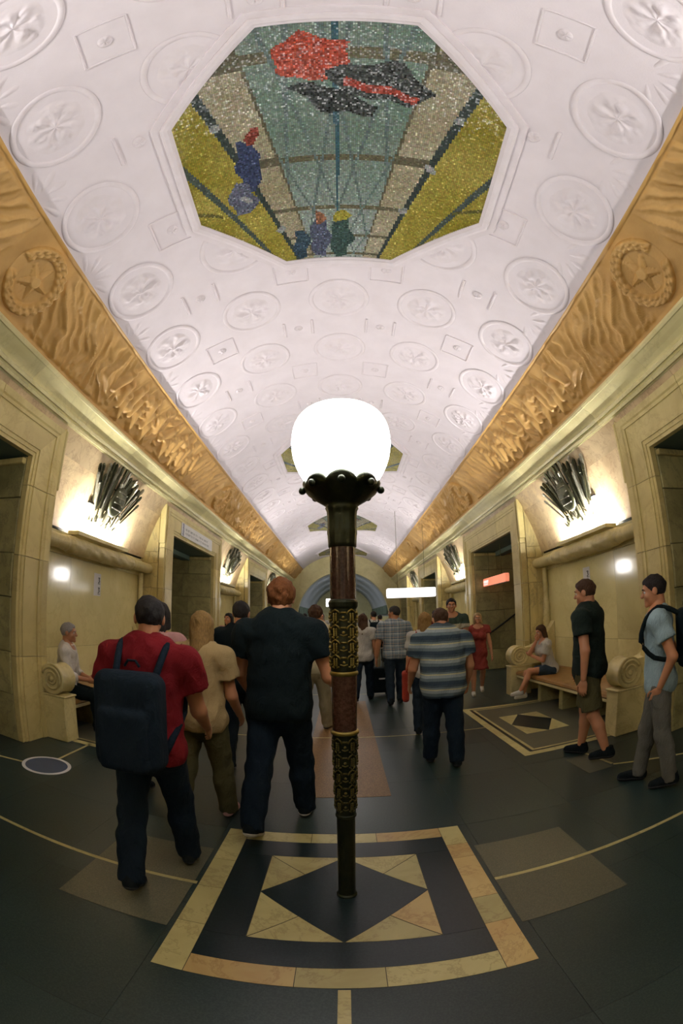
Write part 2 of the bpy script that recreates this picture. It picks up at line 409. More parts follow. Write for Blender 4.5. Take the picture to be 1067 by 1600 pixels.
for s, xo in ((1, 1.86), (-1, 2.0)):                             # framed floor panels before the benches
    x0, x1, y0, y1 = xo, 3.4, 4.22, 6.9
    def fr(o, wd, m, n, s=s, x0=x0, x1=x1, y0=y0, y1=y1):
        a0, b0, b1 = x0+o, y0+o, y1-o
        def rr(xa, ya, xb, yb): return rect(min(s*xa, s*xb), ya, max(s*xa, s*xb), yb)
        for k in range(n):
            t0, t1 = b0+(b1-b0)*k/n, b0+(b1-b0)*(k+1)/n
            inlay('border_tile' if n > 1 else 'inlay_strip', inset(rr(a0, t0, a0+wd, t1), 0.001), m)
        inlay('inlay_strip', inset(rr(a0+wd, b0, x1, b0+wd), 0.001), m); inlay('inlay_strip', inset(rr(a0+wd, b1-wd, x1, b1), 0.001), m)
    inlay('panel_field', rect(min(s*x0, s*x1), y0, max(s*x0, s*x1), y1), 'granite_black', 0.0012)
    fr(0.0, 0.105, 'inlay_cream', 5); fr(0.15, 0.04, 'inlay_cream', 1); 
    inlay('panel_field', rect(min(s*(x0+0.19), s*x1), y0+0.19, max(s*(x0+0.19), s*x1), y1-0.19), 'granite_brown', 0.002)
    dx0, dx1, dy0, dy1 = x0+0.36, x0+0.98, 5.02, 6.10; mx, my = (dx0+dx1)/2, (dy0+dy1)/2
    for cx, cy in ((dx0, dy0), (dx1, dy0), (dx0, dy1), (dx1, dy1)):
        t = [(s*cx, cy), (s*mx, cy), (s*cx, my)]
        if (t[1][0]-t[0][0])*(t[2][1]-t[0][1])-(t[1][1]-t[0][1])*(t[2][0]-t[0][0]) < 0: t = [t[0], t[2], t[1]]
        inlay('triangle_tile', inset(t, 0.002), 'inlay_cream')
    d = [(s*dx0, my), (s*mx, dy0), (s*dx1, my), (s*mx, dy1)]
    inlay('diamond', d if s > 0 else d[::-1], 'granite_black')
strip(2.40, 4.18, 2.47, 3.42, 0.03, 2); strip(2.47, 3.40, 3.4, 2.88, 0.03, 2)
strip(-2.86, 4.30, -2.82, 3.46, 0.03, 2); strip(-2.98, 3.22, -3.4, 3.10, 0.03, 2)
disc = obj('floor_sticker', mesh('floor_sticker', *prism([(0.225*math.cos(t*math.pi/24), 0.225*math.sin(t*math.pi/24)) for t in range(48)], 0, 0.003)), 'sticker_blue', None, (-2.80, 3.31, 0.0005))
V = []; F = []
for t in range(48):
    a = t*math.pi/24
    for r, z in ((0.226, 0.003), (0.262, 0.003), (0.262, 0.0), (0.226, 0.0)): V.append((r*math.cos(a), r*math.sin(a), z))
for t in range(48):
    n = (t+1) % 48
    for k in range(4): F.append([4*t+k, 4*t+(k+1) % 4, 4*n+(k+1) % 4, 4*n+k])
obj('rim', mesh('rim', V, F), 'paper', disc)
tag(disc, 'round dark blue floor sticker with a white rim', 'sticker')

# ceiling -----------------------------------------------------------
na, ny = 61, 60
aa = np.radians(np.linspace(-A_CEIL, A_CEIL, na)); yy = np.linspace(Y_BACK, Y_END, ny)
A, Y = np.meshgrid(aa, yy, indexing='ij')
ceiling = struct(obj('ceiling', mesh('ceiling', np.stack([R_V*np.sin(A), Y, Z_V+R_V*np.cos(A)], -1).reshape(-1, 3), grid_faces(na, ny, True), True), 'plaster'))
def bent(u, v, h):
    """arc offset u, offset along the hall v, relief height h -> vault-centred local coordinates"""
    a = u/R_V; return np.stack([(R_V-h)*np.sin(a), v, (R_V-h)*np.cos(a)], -1)
def place(o, a_deg, y): o.location = (0, y, Z_V); o.rotation_euler = (0, rad(a_deg), 0); return o
def medallion(seed):
    g = np.random.default_rng(seed); nr, nt = 26, 64
    rr = np.concatenate([np.linspace(0.0, 0.345, 19), [0.352, 0.36, 0.372, 0.385, 0.395, 0.402, 0.405]])
    th = np.linspace(0, 2*np.pi, nt+1)
    Rr, Tt = np.meshgrid(rr, th, indexing='ij')
    k = g.integers(5, 8); ph = g.random()*6
    f = fbm(np.stack([Rr*np.cos(Tt)*16+seed*3, Rr*np.sin(Tt)*16, Rr*0], -1), 3)
    pet = np.abs(np.sin(k*Tt/2+ph+3.5*f))
    h = 0.003+0.024*np.clip(pet*1.2-0.35, 0, 1)*np.exp(-((Rr-0.13)/0.085)**2)*(0.4+1.3*f)+0.016*np.exp(-(Rr/0.045)**2)
    h += 0.012*np.clip(f-0.40, 0, 1)*6*np.clip((0.25-Rr)/0.03, 0, 1)
    rim = (Rr > 0.35); h = np.where(rim, 0.017*np.sqrt(np.clip(1-((Rr-0.378)/0.0285)**2, 0, 1)), h*np.clip((0.31-Rr)/0.08, 0.15, 1))
    P = bent(Rr*np.cos(Tt), Rr*np.sin(Tt), h-0.002)
    return mesh('medallion', P.reshape(-1, 3), grid_faces(len(rr), nt+1), True)
MED = [medallion(s) for s in range(4)]
def bars(segs, w=0.018, hgt=0.011):
    mb = MB()
    for (u0, v0, u1, v1) in segs:
        d = np.array((u1-u0, v1-v0)); L = np.linalg.norm(d); d /= L; nn = np.array((-d[1], d[0]))*w/2; n = 5
        V = []; F = []
        for i in range(n+1):
            p = np.array((u0, v0))+d*L*i/n
            for q, h in ((p-nn*1.4, -0.003), (p-nn*0.7, hgt), (p+nn*0.7, hgt), (p+nn*1.4, -0.003)): V.append(bent(q[0], q[1], h))
        for i in range(n):
            for k in range(3): F.append([4*i+k, 4*i+4+k, 4*i+5+k, 4*i+1+k])
        F += [[0, 1, 2, 3], [4*n+3, 4*n+2, 4*n+1, 4*n]]
        mb.add(V, F)
    return mb
s_ = 0.205
SQ = bars([(-s_, -s_, s_, -s_), (s_, -s_, s_, s_), (s_, s_, -s_, s_), (-s_, s_, -s_, -s_)]).me('coffer_square')
PB = bars([(-s_, -0.17, -s_, 0.17), (s_, -0.17, s_, 0.17)], 0.026, 0.016).me('moulding_bars')
def rosette():
    nr, nt = 9, 24; rr = np.linspace(0, 0.062, nr); th = np.linspace(0, 2*np.pi, nt+1); Rr, Tt = np.meshgrid(rr, th, indexing='ij')
    h = 0.032*np.sqrt(np.clip(1-(Rr/0.063)**2, 0, 1))*(0.65+0.35*np.abs(np.cos(3*Tt)))
    return mesh('rosette', bent(Rr*np.cos(Tt), Rr*np.sin(Tt), h-0.002).reshape(-1, 3), grid_faces(nr, nt+1), True)
ROS = rosette()
def fan():
    nu, nv = 34, 40; u = np.linspace(-0.16, 0.16, nu); v = np.linspace(-0.30, 0.30, nv); U, Vv = np.meshgrid(u, v, indexing='ij')
    a = np.arctan2(Vv, U+0.2); r = np.hypot(U+0.2, Vv)
    h = 0.017*np.clip(np.cos(a*11), 0, 1)*np.exp(-((r-0.22)/0.09)**2)*(0.5+fbm(np.stack([U*22, Vv*22, U*0], -1), 3))-0.003
    return mesh('leaf_spray', bent(U, Vv, h).reshape(-1, 3), grid_faces(nu, nv, True), True)
FAN = fan()
P_M = 1.2255
k_ = 0
for kk in range(-3, 19):
    y = 0.95+P_M*kk
    for a in (-34, -17.2, 0, 17.2, 34):
        if abs(a) < 20 and any(abs(y-yc) < (1.0 if abs(a) > 10 else 1.9) for yc in (2.2, 10.4, 18.6)): continue
        place(obj('medallion', MED[k_ % 4], 'plaster_relief', ceiling), a, y); k_ += 1
    y2 = y-P_M/2
    for a in (-25.4, -8.6, 8.6, 25.4):
        if abs(a) < 20 and any(abs(y2-yc) < 1.6 for yc in (2.2, 10.4, 18.6)): continue
        place(obj('coffer_square' if (kk+(1 if abs(a) < 20 else 0)) % 2 == 0 else 'moulding_bars', SQ if (kk+(1 if abs(a) < 20 else 0)) % 2 == 0 else PB, 'plaster_relief', ceiling), a, y2)
        place(obj('rosette', ROS, 'plaster_relief', ceiling), a, y2)
    for a in (-37.6, 37.6):
        o = place(obj('leaf_spray', FAN, 'plaster_relief', ceiling), a, y2)
        if a > 0: o.rotation_euler = (0, rad(a), 0)

# mosaics: coloured stone tesserae set in octagonal frames -----------
OCT = [(-0.64, -1.58), (0.66, -1.58), (1.55, -0.65), (1.55, 0.67), (0.65, 1.60), (-0.64, 1.60), (-1.50, 0.67), (-1.50, -0.65)]
def inpoly(u, v, poly):
    r = np.zeros(u.shape, bool); n = len(poly)
    for i in range(n):
        (x0, y0), (x1, y1) = poly[i], poly[(i+1) % n]
        c = ((y0 > v) != (y1 > v)) & (u < (x1-x0)*(v-y0)/((y1-y0) if y1 != y0 else 1e-9)+x0); r ^= c
    return r
def mosaic_mesh(seed):
    g = np.random.default_rng(seed); t = 0.019
    u, v = np.meshgrid(np.arange(-1.56, 1.6, t), np.arange(-1.6, 1.64, t), indexing='ij'); u = u.ravel(); v = v.ravel()
    k = inpoly(u, v, [(x*0.985, y*0.985) for x, y in OCT]); u, v = u[k], v[k]; n = len(u)
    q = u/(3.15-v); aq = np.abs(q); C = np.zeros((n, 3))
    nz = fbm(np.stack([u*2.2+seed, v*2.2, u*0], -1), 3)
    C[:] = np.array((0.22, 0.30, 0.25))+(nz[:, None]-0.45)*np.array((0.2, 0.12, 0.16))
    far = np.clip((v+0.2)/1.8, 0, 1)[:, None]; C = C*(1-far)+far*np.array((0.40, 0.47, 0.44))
    w_ = 1/(3.2-v); C[(np.abs((w_*11) % 1-0.5) < 0.035+0.02*w_) & (aq < 0.29)] = (0.17, 0.16, 0.10)
    C[(np.abs(((q*9+w_*6) % 1)-0.5) < 0.045) & (aq < 0.18)] = (0.16, 0.22, 0.21); C[(np.abs(((-q*9+w_*6) % 1)-0.5) < 0.045) & (aq < 0.18)] = (0.16, 0.22, 0.21)
    C[(aq < 0.006)] = (0.06, 0.14, 0.17)
    m = (aq > 0.18) & (aq < 0.29); C[m] = np.array((0.44, 0.40, 0.27))+(nz[m][:, None]-0.45)*0.25; C[m & (np.abs((w_*11) % 1-0.5) < 0.06)] = (0.16, 0.15, 0.10)
    C[(aq > 0.18) & (aq < 0.188)] = (0.15, 0.14, 0.09)
    m = aq >= 0.29; C[m] = np.array((0.42, 0.36, 0.075))+(nz[m][:, None]-0.45)*np.array((0.35, 0.3, 0.15))
    C[(aq > 0.288) & (aq < 0.312)] = (0.055, 0.075, 0.07); C[(np.abs(aq-0.475-0.02*np.sign(q)) < 0.013)] = (0.09, 0.12, 0.11)
    C[(aq > 0.49) & (np.abs((v*1.6+aq*3) % 1.0-0.5) < 0.05)] = (0.16, 0.15, 0.05)
    def blob(poly, c, jit=0.25):
        m = inpoly(u+0.02*np.sin(v*19), v+0.02*np.sin(u*17), poly); k = m.sum(); C[m] = np.array(c)*(1+jit*(g.random((k, 1))*2-1))
    # plain colour blocks: red and charcoal in the upper middle, blue and ochre along the far side
    blob([(-0.50, -1.32), (-0.30, -1.45), (0.12, -1.30), (0.08, -0.92), (-0.22, -0.88), (-0.52, -1.02)], (0.50, 0.085, 0.05), 0.5)
    blob([(-0.10, -1.02), (0.55, -1.12), (0.86, -0.78), (0.66, -0.62), (0.05, -0.72)], (0.055, 0.065, 0.062), 0.8)
    blob([(-0.44, -0.84), (-0.18, -0.86), (0.40, -0.58), (0.30, -0.46), (-0.12, -0.52)], (0.05, 0.06, 0.058), 0.8)
    blob([(0.10, -0.90), (0.72, -0.74), (0.70, -0.66), (0.06, -0.80)], (0.42, 0.07, 0.045), 0.4)
    for (x, y, a, b, c) in ((-0.86, 0.05, 0.13, 0.34, (0.06, 0.08, 0.16)), (-0.78, -0.32, 0.07, 0.10, (0.28, 0.07, 0.05)), (-0.98, 0.48, 0.16, 0.22, (0.15, 0.17, 0.24)), (-0.42, 1.30, 0.10, 0.24, (0.05, 0.09, 0.13)), (-0.20, 1.22, 0.13, 0.32, (0.11, 0.13, 0.20)), (0.04, 1.24, 0.14, 0.33, (0.06, 0.11, 0.10)), (-0.2, 0.92, 0.06, 0.10, (0.36, 0.17, 0.10)), (0.03, 0.90, 0.11, 0.08, (0.40, 0.36, 0.06))):
        blob([(x-a, y), (x-a*0.4, y-b), (x+a*0.5, y-b*0.9), (x+a, y+0.1*b), (x+a*0.3, y+b), (x-a*0.6, y+b)], c, 0.4)
    for x, y in ((1.12, -0.55), (0.93, 0.12), (0.72, 0.75), (-1.1, -0.5), (-0.95, 0.5), (-0.62, 1.05)): blob([(x+0.055*math.cos(i), y+0.055*math.sin(i)) for i in np.arange(0, 6.2, 0.8)], (0.38, 0.40, 0.40), 0.2)
    C = np.clip(0.8*C*(0.72+0.56*g.random((n, 1)))*(0.9+0.2*g.random((n, 3))), 0.004, 1)
    sp = g.random(n) < 0.04; C[sp] = np.clip(C[sp]*1.7+0.05, 0, 0.9)  # sparkle painted in as a brighter colour on scattered tesserae
    d = t*0.46; V = []
    tl = (g.random((n, 2))-0.5)*0.0022
    for su, sv in ((-1, -1), (1, -1), (1, 1), (-1, 1)): V.append(bent(u+su*d, v+sv*d, 0.036+su*tl[:, 0]+sv*tl[:, 1]+0.0*u))
    V = np.stack(V, 1).reshape(-1, 3)
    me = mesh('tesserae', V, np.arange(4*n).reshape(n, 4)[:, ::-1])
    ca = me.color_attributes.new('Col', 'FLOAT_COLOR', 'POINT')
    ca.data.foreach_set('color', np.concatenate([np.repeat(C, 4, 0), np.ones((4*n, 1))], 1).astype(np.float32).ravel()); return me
m, nt, b = _nodes('tesserae'); at = nt.nodes.new('ShaderNodeAttribute'); at.attribute_name = 'Col'
nt.links.new(at.outputs['Color'], b.inputs['Base Color']); b.inputs['Roughness'].default_value = 0.22; M['tesserae'] = m
def ring(prof, poly):
    """sweep an (offset outward, height) profile around the octagon on the vault"""
    P = [np.array(p) for p in poly]; n = len(P); V = []; F = []; sub = 6
    pts = []
    for o_, h in prof:
        loop = []
        for i in range(n):
            a, b_, c = P[i-1], P[i], P[(i+1) % n]; e1 = (b_-a)/np.linalg.norm(b_-a); e2 = (c-b_)/np.linalg.norm(c-b_)
            n1, n2 = np.array((e1[1], -e1[0])), np.array((e2[1], -e2[0])); loop.append(b_+(n1+n2)/(1+np.dot(n1, n2))*o_)
        fine = []
        for i in range(n):
            for k in range(sub): fine.append(loop[i]+(loop[(i+1) % n]-loop[i])*k/sub)
        pts.append([bent(q[0], q[1], h) for q in fine])
    N = n*sub; V = [p for l in pts for p in l]
    for i in range(len(prof)-1):
        for j in range(N): F.append([i*N+j, i*N+(j+1) % N, (i+1)*N+(j+1) % N, (i+1)*N+j])
    return mesh('frame', V, F)
def panel_back():
    V = []; F = []; g = 14
    us = np.linspace(-1.56, 1.6, 29); 
    P = [bent(np.array(0.02), np.array(0.0), np.array(0.030))]
    loop = []
    for i in range(8):
        for k in range(g): p = np.array(OCT[i])*(1-k/g)+np.array(OCT[(i+1) % 8])*k/g; loop.append(p)
    for r in np.linspace(0.1, 1, 10):
        for p in loop: P.append(bent(p[0]*r, p[1]*r, 0.030))
    N = len(loop)
    for j in range(N):
        F.append([0, 1+j, 1+(j+1) % N])
        for i in range(9): F.append([1+i*N+j, 1+(i+1)*N+j, 1+(i+1)*N+(j+1) % N, 1+i*N+(j+1) % N])
    return mesh('mosaic_bed', P, F)
FRM = ring([(-0.03, 0.028), (-0.025, 0.046), (0.0, 0.052), (0.012, 0.064), (0.05, 0.068), (0.075, 0.06), (0.08, 0.034), (0.15, 0.030), (0.16, -0.003)], OCT)
BED = panel_back(); TES = [mosaic_mesh(2)]
TES.append(TES[0])
for i, (yc, lab) in enumerate(((2.2, 'octagonal red, teal and yellow ceiling mosaic above the front globe lamp'), (10.4, 'second octagonal ceiling mosaic, half hidden behind the front lamp globe'), (18.6, 'third octagonal ceiling mosaic along the white vault'), (26.6, 'last octagonal ceiling mosaic before the end arch'))):
    r_ = place(obj('ceiling_mosaic', BED, 'mortar'), 0.0, yc); tag(r_, lab, 'mosaic', 'octagonal mosaics along the vault')
    t_ = obj('tesserae', TES[0], 'tesserae', r_); t_['kind'] = 'stuff'
    obj('frame', FRM, 'plaster_relief', r_)

# relief frieze, cornice, walls ---------------------------------------
ARC = rad(A_FR1-A_FR0)*R_V
def frieze_height(S, t, seed=1):
    g = np.random.default_rng(seed); w_ = t*ARC
    nzw = fbm(np.stack([S*1.7, w_*1.7, S*0+seed], -1), 3); nzf = fbm(np.stack([S*9, w_*9, S*0+seed*3], -1), 4)
    a = np.abs(S)
    # hanging banners beside the wreath: slanting folds, deeper towards the lower edge
    ph = (a*6.2-t*3.0+nzw*5.0)*np.pi; fold = (1-np.abs(np.sin(ph)))**1.6*(0.45+0.55*t)
    ban = np.clip((a-0.40)/0.1, 0, 1)*np.clip((2.35-a)/0.3, 0, 1)
    h = ban*(0.040*fold+0.012*nzf+0.010*(1-np.abs(np.sin(2.7*ph+4*nzf)))**3)
    h += ban*0.018*np.clip(np.sin((a*3.1-t*1.5+nzw*2.5)*np.pi), 0, 1)
    ph2 = (S*4.5+t*5+nzw*4)*np.pi
    # standards and tassels: second set of finer folds at the bay ends
    b2 = np.clip((a-3.6)/0.15, 0, 1); h = h*(1-b2)+b2*(0.034*(1-np.abs(np.sin(ph2)))**1.5+0.012*nzf)
    fig = np.clip((a-2.2)/0.25, 0, 1)*np.clip((3.75-a)/0.15, 0, 1); h += fig*0.016*nzf
    def cap(x0, y0, x1, y1, r, top):
        top = min(top, 0.85*r); m = (S > min(x0, x1)-r) & (S < max(x0, x1)+r)
        if not m.any(): return
        px, py = S[m]-x0, w_[m]-y0; dx, dy = x1-x0, y1-y0; tt = np.clip((px*dx+py*dy)/(dx*dx+dy*dy+1e-9), 0, 1)
        d = np.hypot(px-tt*dx, py-tt*dy)/(r*(1-0.35*tt)); v = top*np.sqrt(np.clip(1-d*d, 0, 1)); h[m] = np.maximum(h[m], v)
    for sd in (-1, 1):
        for i in range(10):                                      # crowded soldiers: heads, shoulders, limbs, shields, lances
            x = sd*(2.30+i*0.145+g.random()*0.05); y = 0.16+0.13*(i % 3)+g.random()*0.05
            cap(x, y, x+0.001, y+0.03, 0.055, 0.055)
            cap(x-0.02, y+0.10, x+0.06*g.standard_normal(), min(0.8, y+0.34), 0.085, 0.048)
            for q in range(3):
                aa_ = g.random()*6.3; L = 0.16+0.12*g.random(); cap(x+0.05*g.standard_normal(), y+0.15+0.2*g.random(), x+L*math.cos(aa_), np.clip(y+0.3+L*math.sin(aa_), 0.06, 0.84), 0.035, 0.044)
            if i % 2 == 0: cap(x+0.05, 0.06, x-0.12*sd, 0.80, 0.022, 0.05)
        cap(sd*2.75, 0.58, sd*2.751, 0.6, 0.13, 0.05); cap(sd*3.05, 0.3, sd*3.051, 0.32, 0.11, 0.05)
        for i in range(16):
            x = sd*(0.5+2.9*g.random()); y = 0.70+0.12*g.random(); cap(x, y, x+0.05, y+0.02, 0.03, 0.045)
        for i in range(10):
            x = sd*(0.55+1.6*g.random()); y = 0.1+0.5*g.random(); cap(x, y, x+sd*0.16, y+0.22, 0.022, 0.042)
    edge = np.minimum(w_, ARC-w_); h = h*np.clip((edge-0.035)/0.03, 0, 1)
    h = h*np.clip((T_BAY/2-a)/0.05, 0, 1)                        # level at the joint between two relief panels
    h = np.where(edge < 0.032, 0.022, h)
    return h*1.9
def frieze_mesh(s, nS, nT, seed):
    S, t = np.meshgrid(np.linspace(-T_BAY/2, T_BAY/2, nS), np.linspace(0, 1, nT), indexing='ij')
    h = frieze_height(S, t, seed); a = np.radians(A_FR0+(A_FR1-A_FR0)*t)
    P = np.stack([s*(R_V-h)*np.sin(a), S, Z_V+(R_V-h)*np.cos(a)], -1).reshape(-1, 3)
    return mesh('frieze_relief', P, grid_faces(nS, nT, s > 0), True)
def wreath_mesh():
    nr, nt = 34, 90; rr = np.linspace(0.0, 0.37, nr); th = np.linspace(0, 2*np.pi, nt+1); Rr, Tt = np.meshgrid(rr, th, indexing='ij')
    h = np.full(Rr.shape, 0.004)
    for ring_r, sh in ((0.275, 0), (0.315, 0.5), (0.35, 0)):     # leaves of the wreath, open at the top
        lf = 0.25+0.75*np.abs(np.sin((Tt*11+sh*np.pi)+Rr*24)); h += np.where(np.abs(np.sin((Tt-np.pi)/2)) > 0.16, 1, 0)*0.058*np.exp(-((Rr-ring_r)/0.022)**2)*lf
    k = (Tt*5/(2*np.pi)+0.5) % 1; ed = np.abs(k-0.5)*2            # five-pointed star
    rs = 0.215*(0.40/(0.40+0.60*ed)) if False else 0.088/(0.088/0.225*(1-ed)+ed)
    h = np.maximum(h, np.where(Rr < rs, 0.018+0.036*(1-Rr/rs)*(1-0.6*ed), 0))
    h = np.maximum(h, np.where(Rr < 0.06, 0.052, 0))
    ray = (np.abs(np.sin(Tt*22)) > 0.6)&(Rr > rs+0.012)&(Rr < 0.235); h += ray*0.009
    h = np.where(Rr > 0.366, -0.002, h*1.5)
    return mesh('star_wreath', bent(Rr*np.sin(Tt), Rr*np.cos(Tt), h).reshape(-1, 3), grid_faces(nr, nt+1), True)
WRE = wreath_mesh()
COR = [(4.01, 52.55), (3.905, 52.65), (3.885, 52.9), (3.885, 53.35), (3.90, 53.5), (3.915, 54.3), (3.935, 55.1), (3.948, 55.9), (3.95, 56.35), (3.915, 56.5), (3.912, 57.0), (3.95, 57.1), (3.952, 57.5), (3.93, 57.6), (3.93, 58.1), (3.975, 58.2), (3.98, 58.5), (4.06, 58.6)]
def cornice_block(s, L):
    n = len(COR); V = []
    for y in (-L/2+0.0015, L/2-0.0015):
        for r, a in COR: V.append((s*r*math.sin(rad(a)), y, Z_V+r*math.cos(rad(a))))
    F = [[i, i+1, n+i+1, n+i] for i in range(n-1)]+[list(range(n)), [n+i for i in range(n)][::-1]]
    return mesh('cornice_block', V, F)
_blk = {}
def block(dx, dy, dz, ch=0.006):
    k = (round(dx, 3), round(dy, 3), round(dz, 3), ch)
    if k not in _blk: _blk[k] = mesh('stone_block', *cbox((-dx/2, -dy/2, -dz/2), (dx/2, dy/2, dz/2), ch))
    return _blk[k]
def put_block(name, parent, mat, lo, hi, ch=0.006):
    lo, hi = np.minimum(lo, hi), np.maximum(lo, hi); d = hi-lo; me = block(*[float(x) for x in d], ch)
    key = (me.name, mat)
    if len(me.materials) and me.materials[0] != M[mat]:
        if key not in _blk: c = me.copy(); c.materials.clear(); c.materials.append(M[mat]); _blk[key] = c
        me = _blk[key]
    return obj(name, me, mat, parent, tuple((lo+hi)/2))
PROF = [(0.0, X_F+0.08), (0.0, X_F), (0.045, X_F), (0.045, X_F-0.012), (0.095, X_F-0.012), (0.095, X_F-0.025), (0.36, X_F-0.025), (0.36, X_F-0.040), (0.40, X_F-0.040), (0.42, X_F-0.052), (0.50, X_F-0.052), (0.50, X_F-0.035), (0.548, X_F-0.035), (0.548, X_F+0.08)]
def jamb(s, sy, z0, z1, mitre=False, rel=0.0):
    """one stone of a moulded door jamb; sy: -1 near jamb, +1 far jamb"""
    n = len(PROF); V = [(s*x, sy*(OPEN_W+w_), z0) for w_, x in PROF]+[(s*x, sy*(OPEN_W+w_), (z1+w_ if mitre else z1)) for w_, x in PROF]
    F = [[i, (i+1) % n, n+(i+1) % n, n+i] for i in range(n)]+[list(range(n))[::-1], [n+i for i in range(n)]]
    return mesh('jamb_block', V, F)
def lintel(s, y0, y1, m0, m1):
    n = len(PROF); V = [(s*x, y0-(w_ if m0 else 0), OPEN_H+min(w_, SUR_H-OPEN_H)) for w_, x in PROF]+[(s*x, y1+(w_ if m1 else 0), OPEN_H+min(w_, SUR_H-OPEN_H)) for w_, x in PROF]
    F = [[i, (i+1) % n, n+(i+1) % n, n+i] for i in range(n)]+[list(range(n))[::-1], [n+i for i in range(n)]]
    return mesh('lintel_block', V, F)
def cove_slab(s, y0, y1, a0, a1, r0=3.99, r1=4.03):
    mb = MB(); n = 6; V = []; F = []; g = 0.0022
    for i in range(n+1):
        a = rad(a0+(a1-a0)*i/n); 
        for y in (y0+g, y1-g):
            for r in (r0, r1): V.append((s*r*math.sin(a), y, Z_V+r*math.cos(a)))
    for i in range(n):
        p, q = 4*i, 4*i+4; F += [[p, q, q+2, p+2], [p+1, p+3, q+3, q+1], [p, p+1, q+1, q], [p+2, q+2, q+3, p+3]]
    F += [[0, 2, 3, 1], [4*n, 4*n+1, 4*n+3, 4*n+2]]
    return mesh('cove_slab', V, F, False)
_sh = {}
def shared(key, fn):
    if key not in _sh: _sh[key] = fn()
    return _sh[key]
def carved_roll(L):
    """round marble moulding with a carved, thicker middle"""
    ny, nt = 150, 28; y = np.linspace(-L/2, L/2, ny); th = np.linspace(0, 2*np.pi, nt+1); Yg, Tg = np.meshgrid(y, th, indexing='ij')
    a = np.abs(Yg); mid = np.clip((1.02-a)/0.06, 0, 1)
    r = 0.098+0.022*mid+mid*0.028*fbm(np.stack([Yg*15, np.cos(Tg)*2.2, np.sin(Tg)*2.2], -1), 3)*np.abs(np.sin(Yg*9+3*Tg))
    r += 0.012*np.exp(-((a-1.08)/0.02)**2)
    P = np.stack([r*np.cos(Tg), Yg, r*np.sin(Tg)], -1).reshape(-1, 3)
    F = [list(f) for f in grid_faces(ny, nt+1)]; F += [[j for j in range(nt)], [(ny-1)*(nt+1)+j for j in range(nt)][::-1]]
    return mesh('roll_moulding', P, F, True)
def colonnette():
    nz, nt = 70, 14; z = np.linspace(0.0, 1.36, nz); th = np.linspace(0, 2*np.pi, nt+1); Z, Tg = np.meshgrid(z, th, indexing='ij')
    low = np.clip((0.72-Z)/0.03, 0, 1); r = 0.05+low*(0.014+0.012*np.abs(np.sin(Tg*3+Z*26)))+0.012*np.exp(-((Z-0.74)/0.02)**2)
    return mesh('colonnette', np.stack([r*np.cos(Tg), r*np.sin(Tg), Z], -1).reshape(-1, 3), grid_faces(nz, nt+1), True)
niches = {}
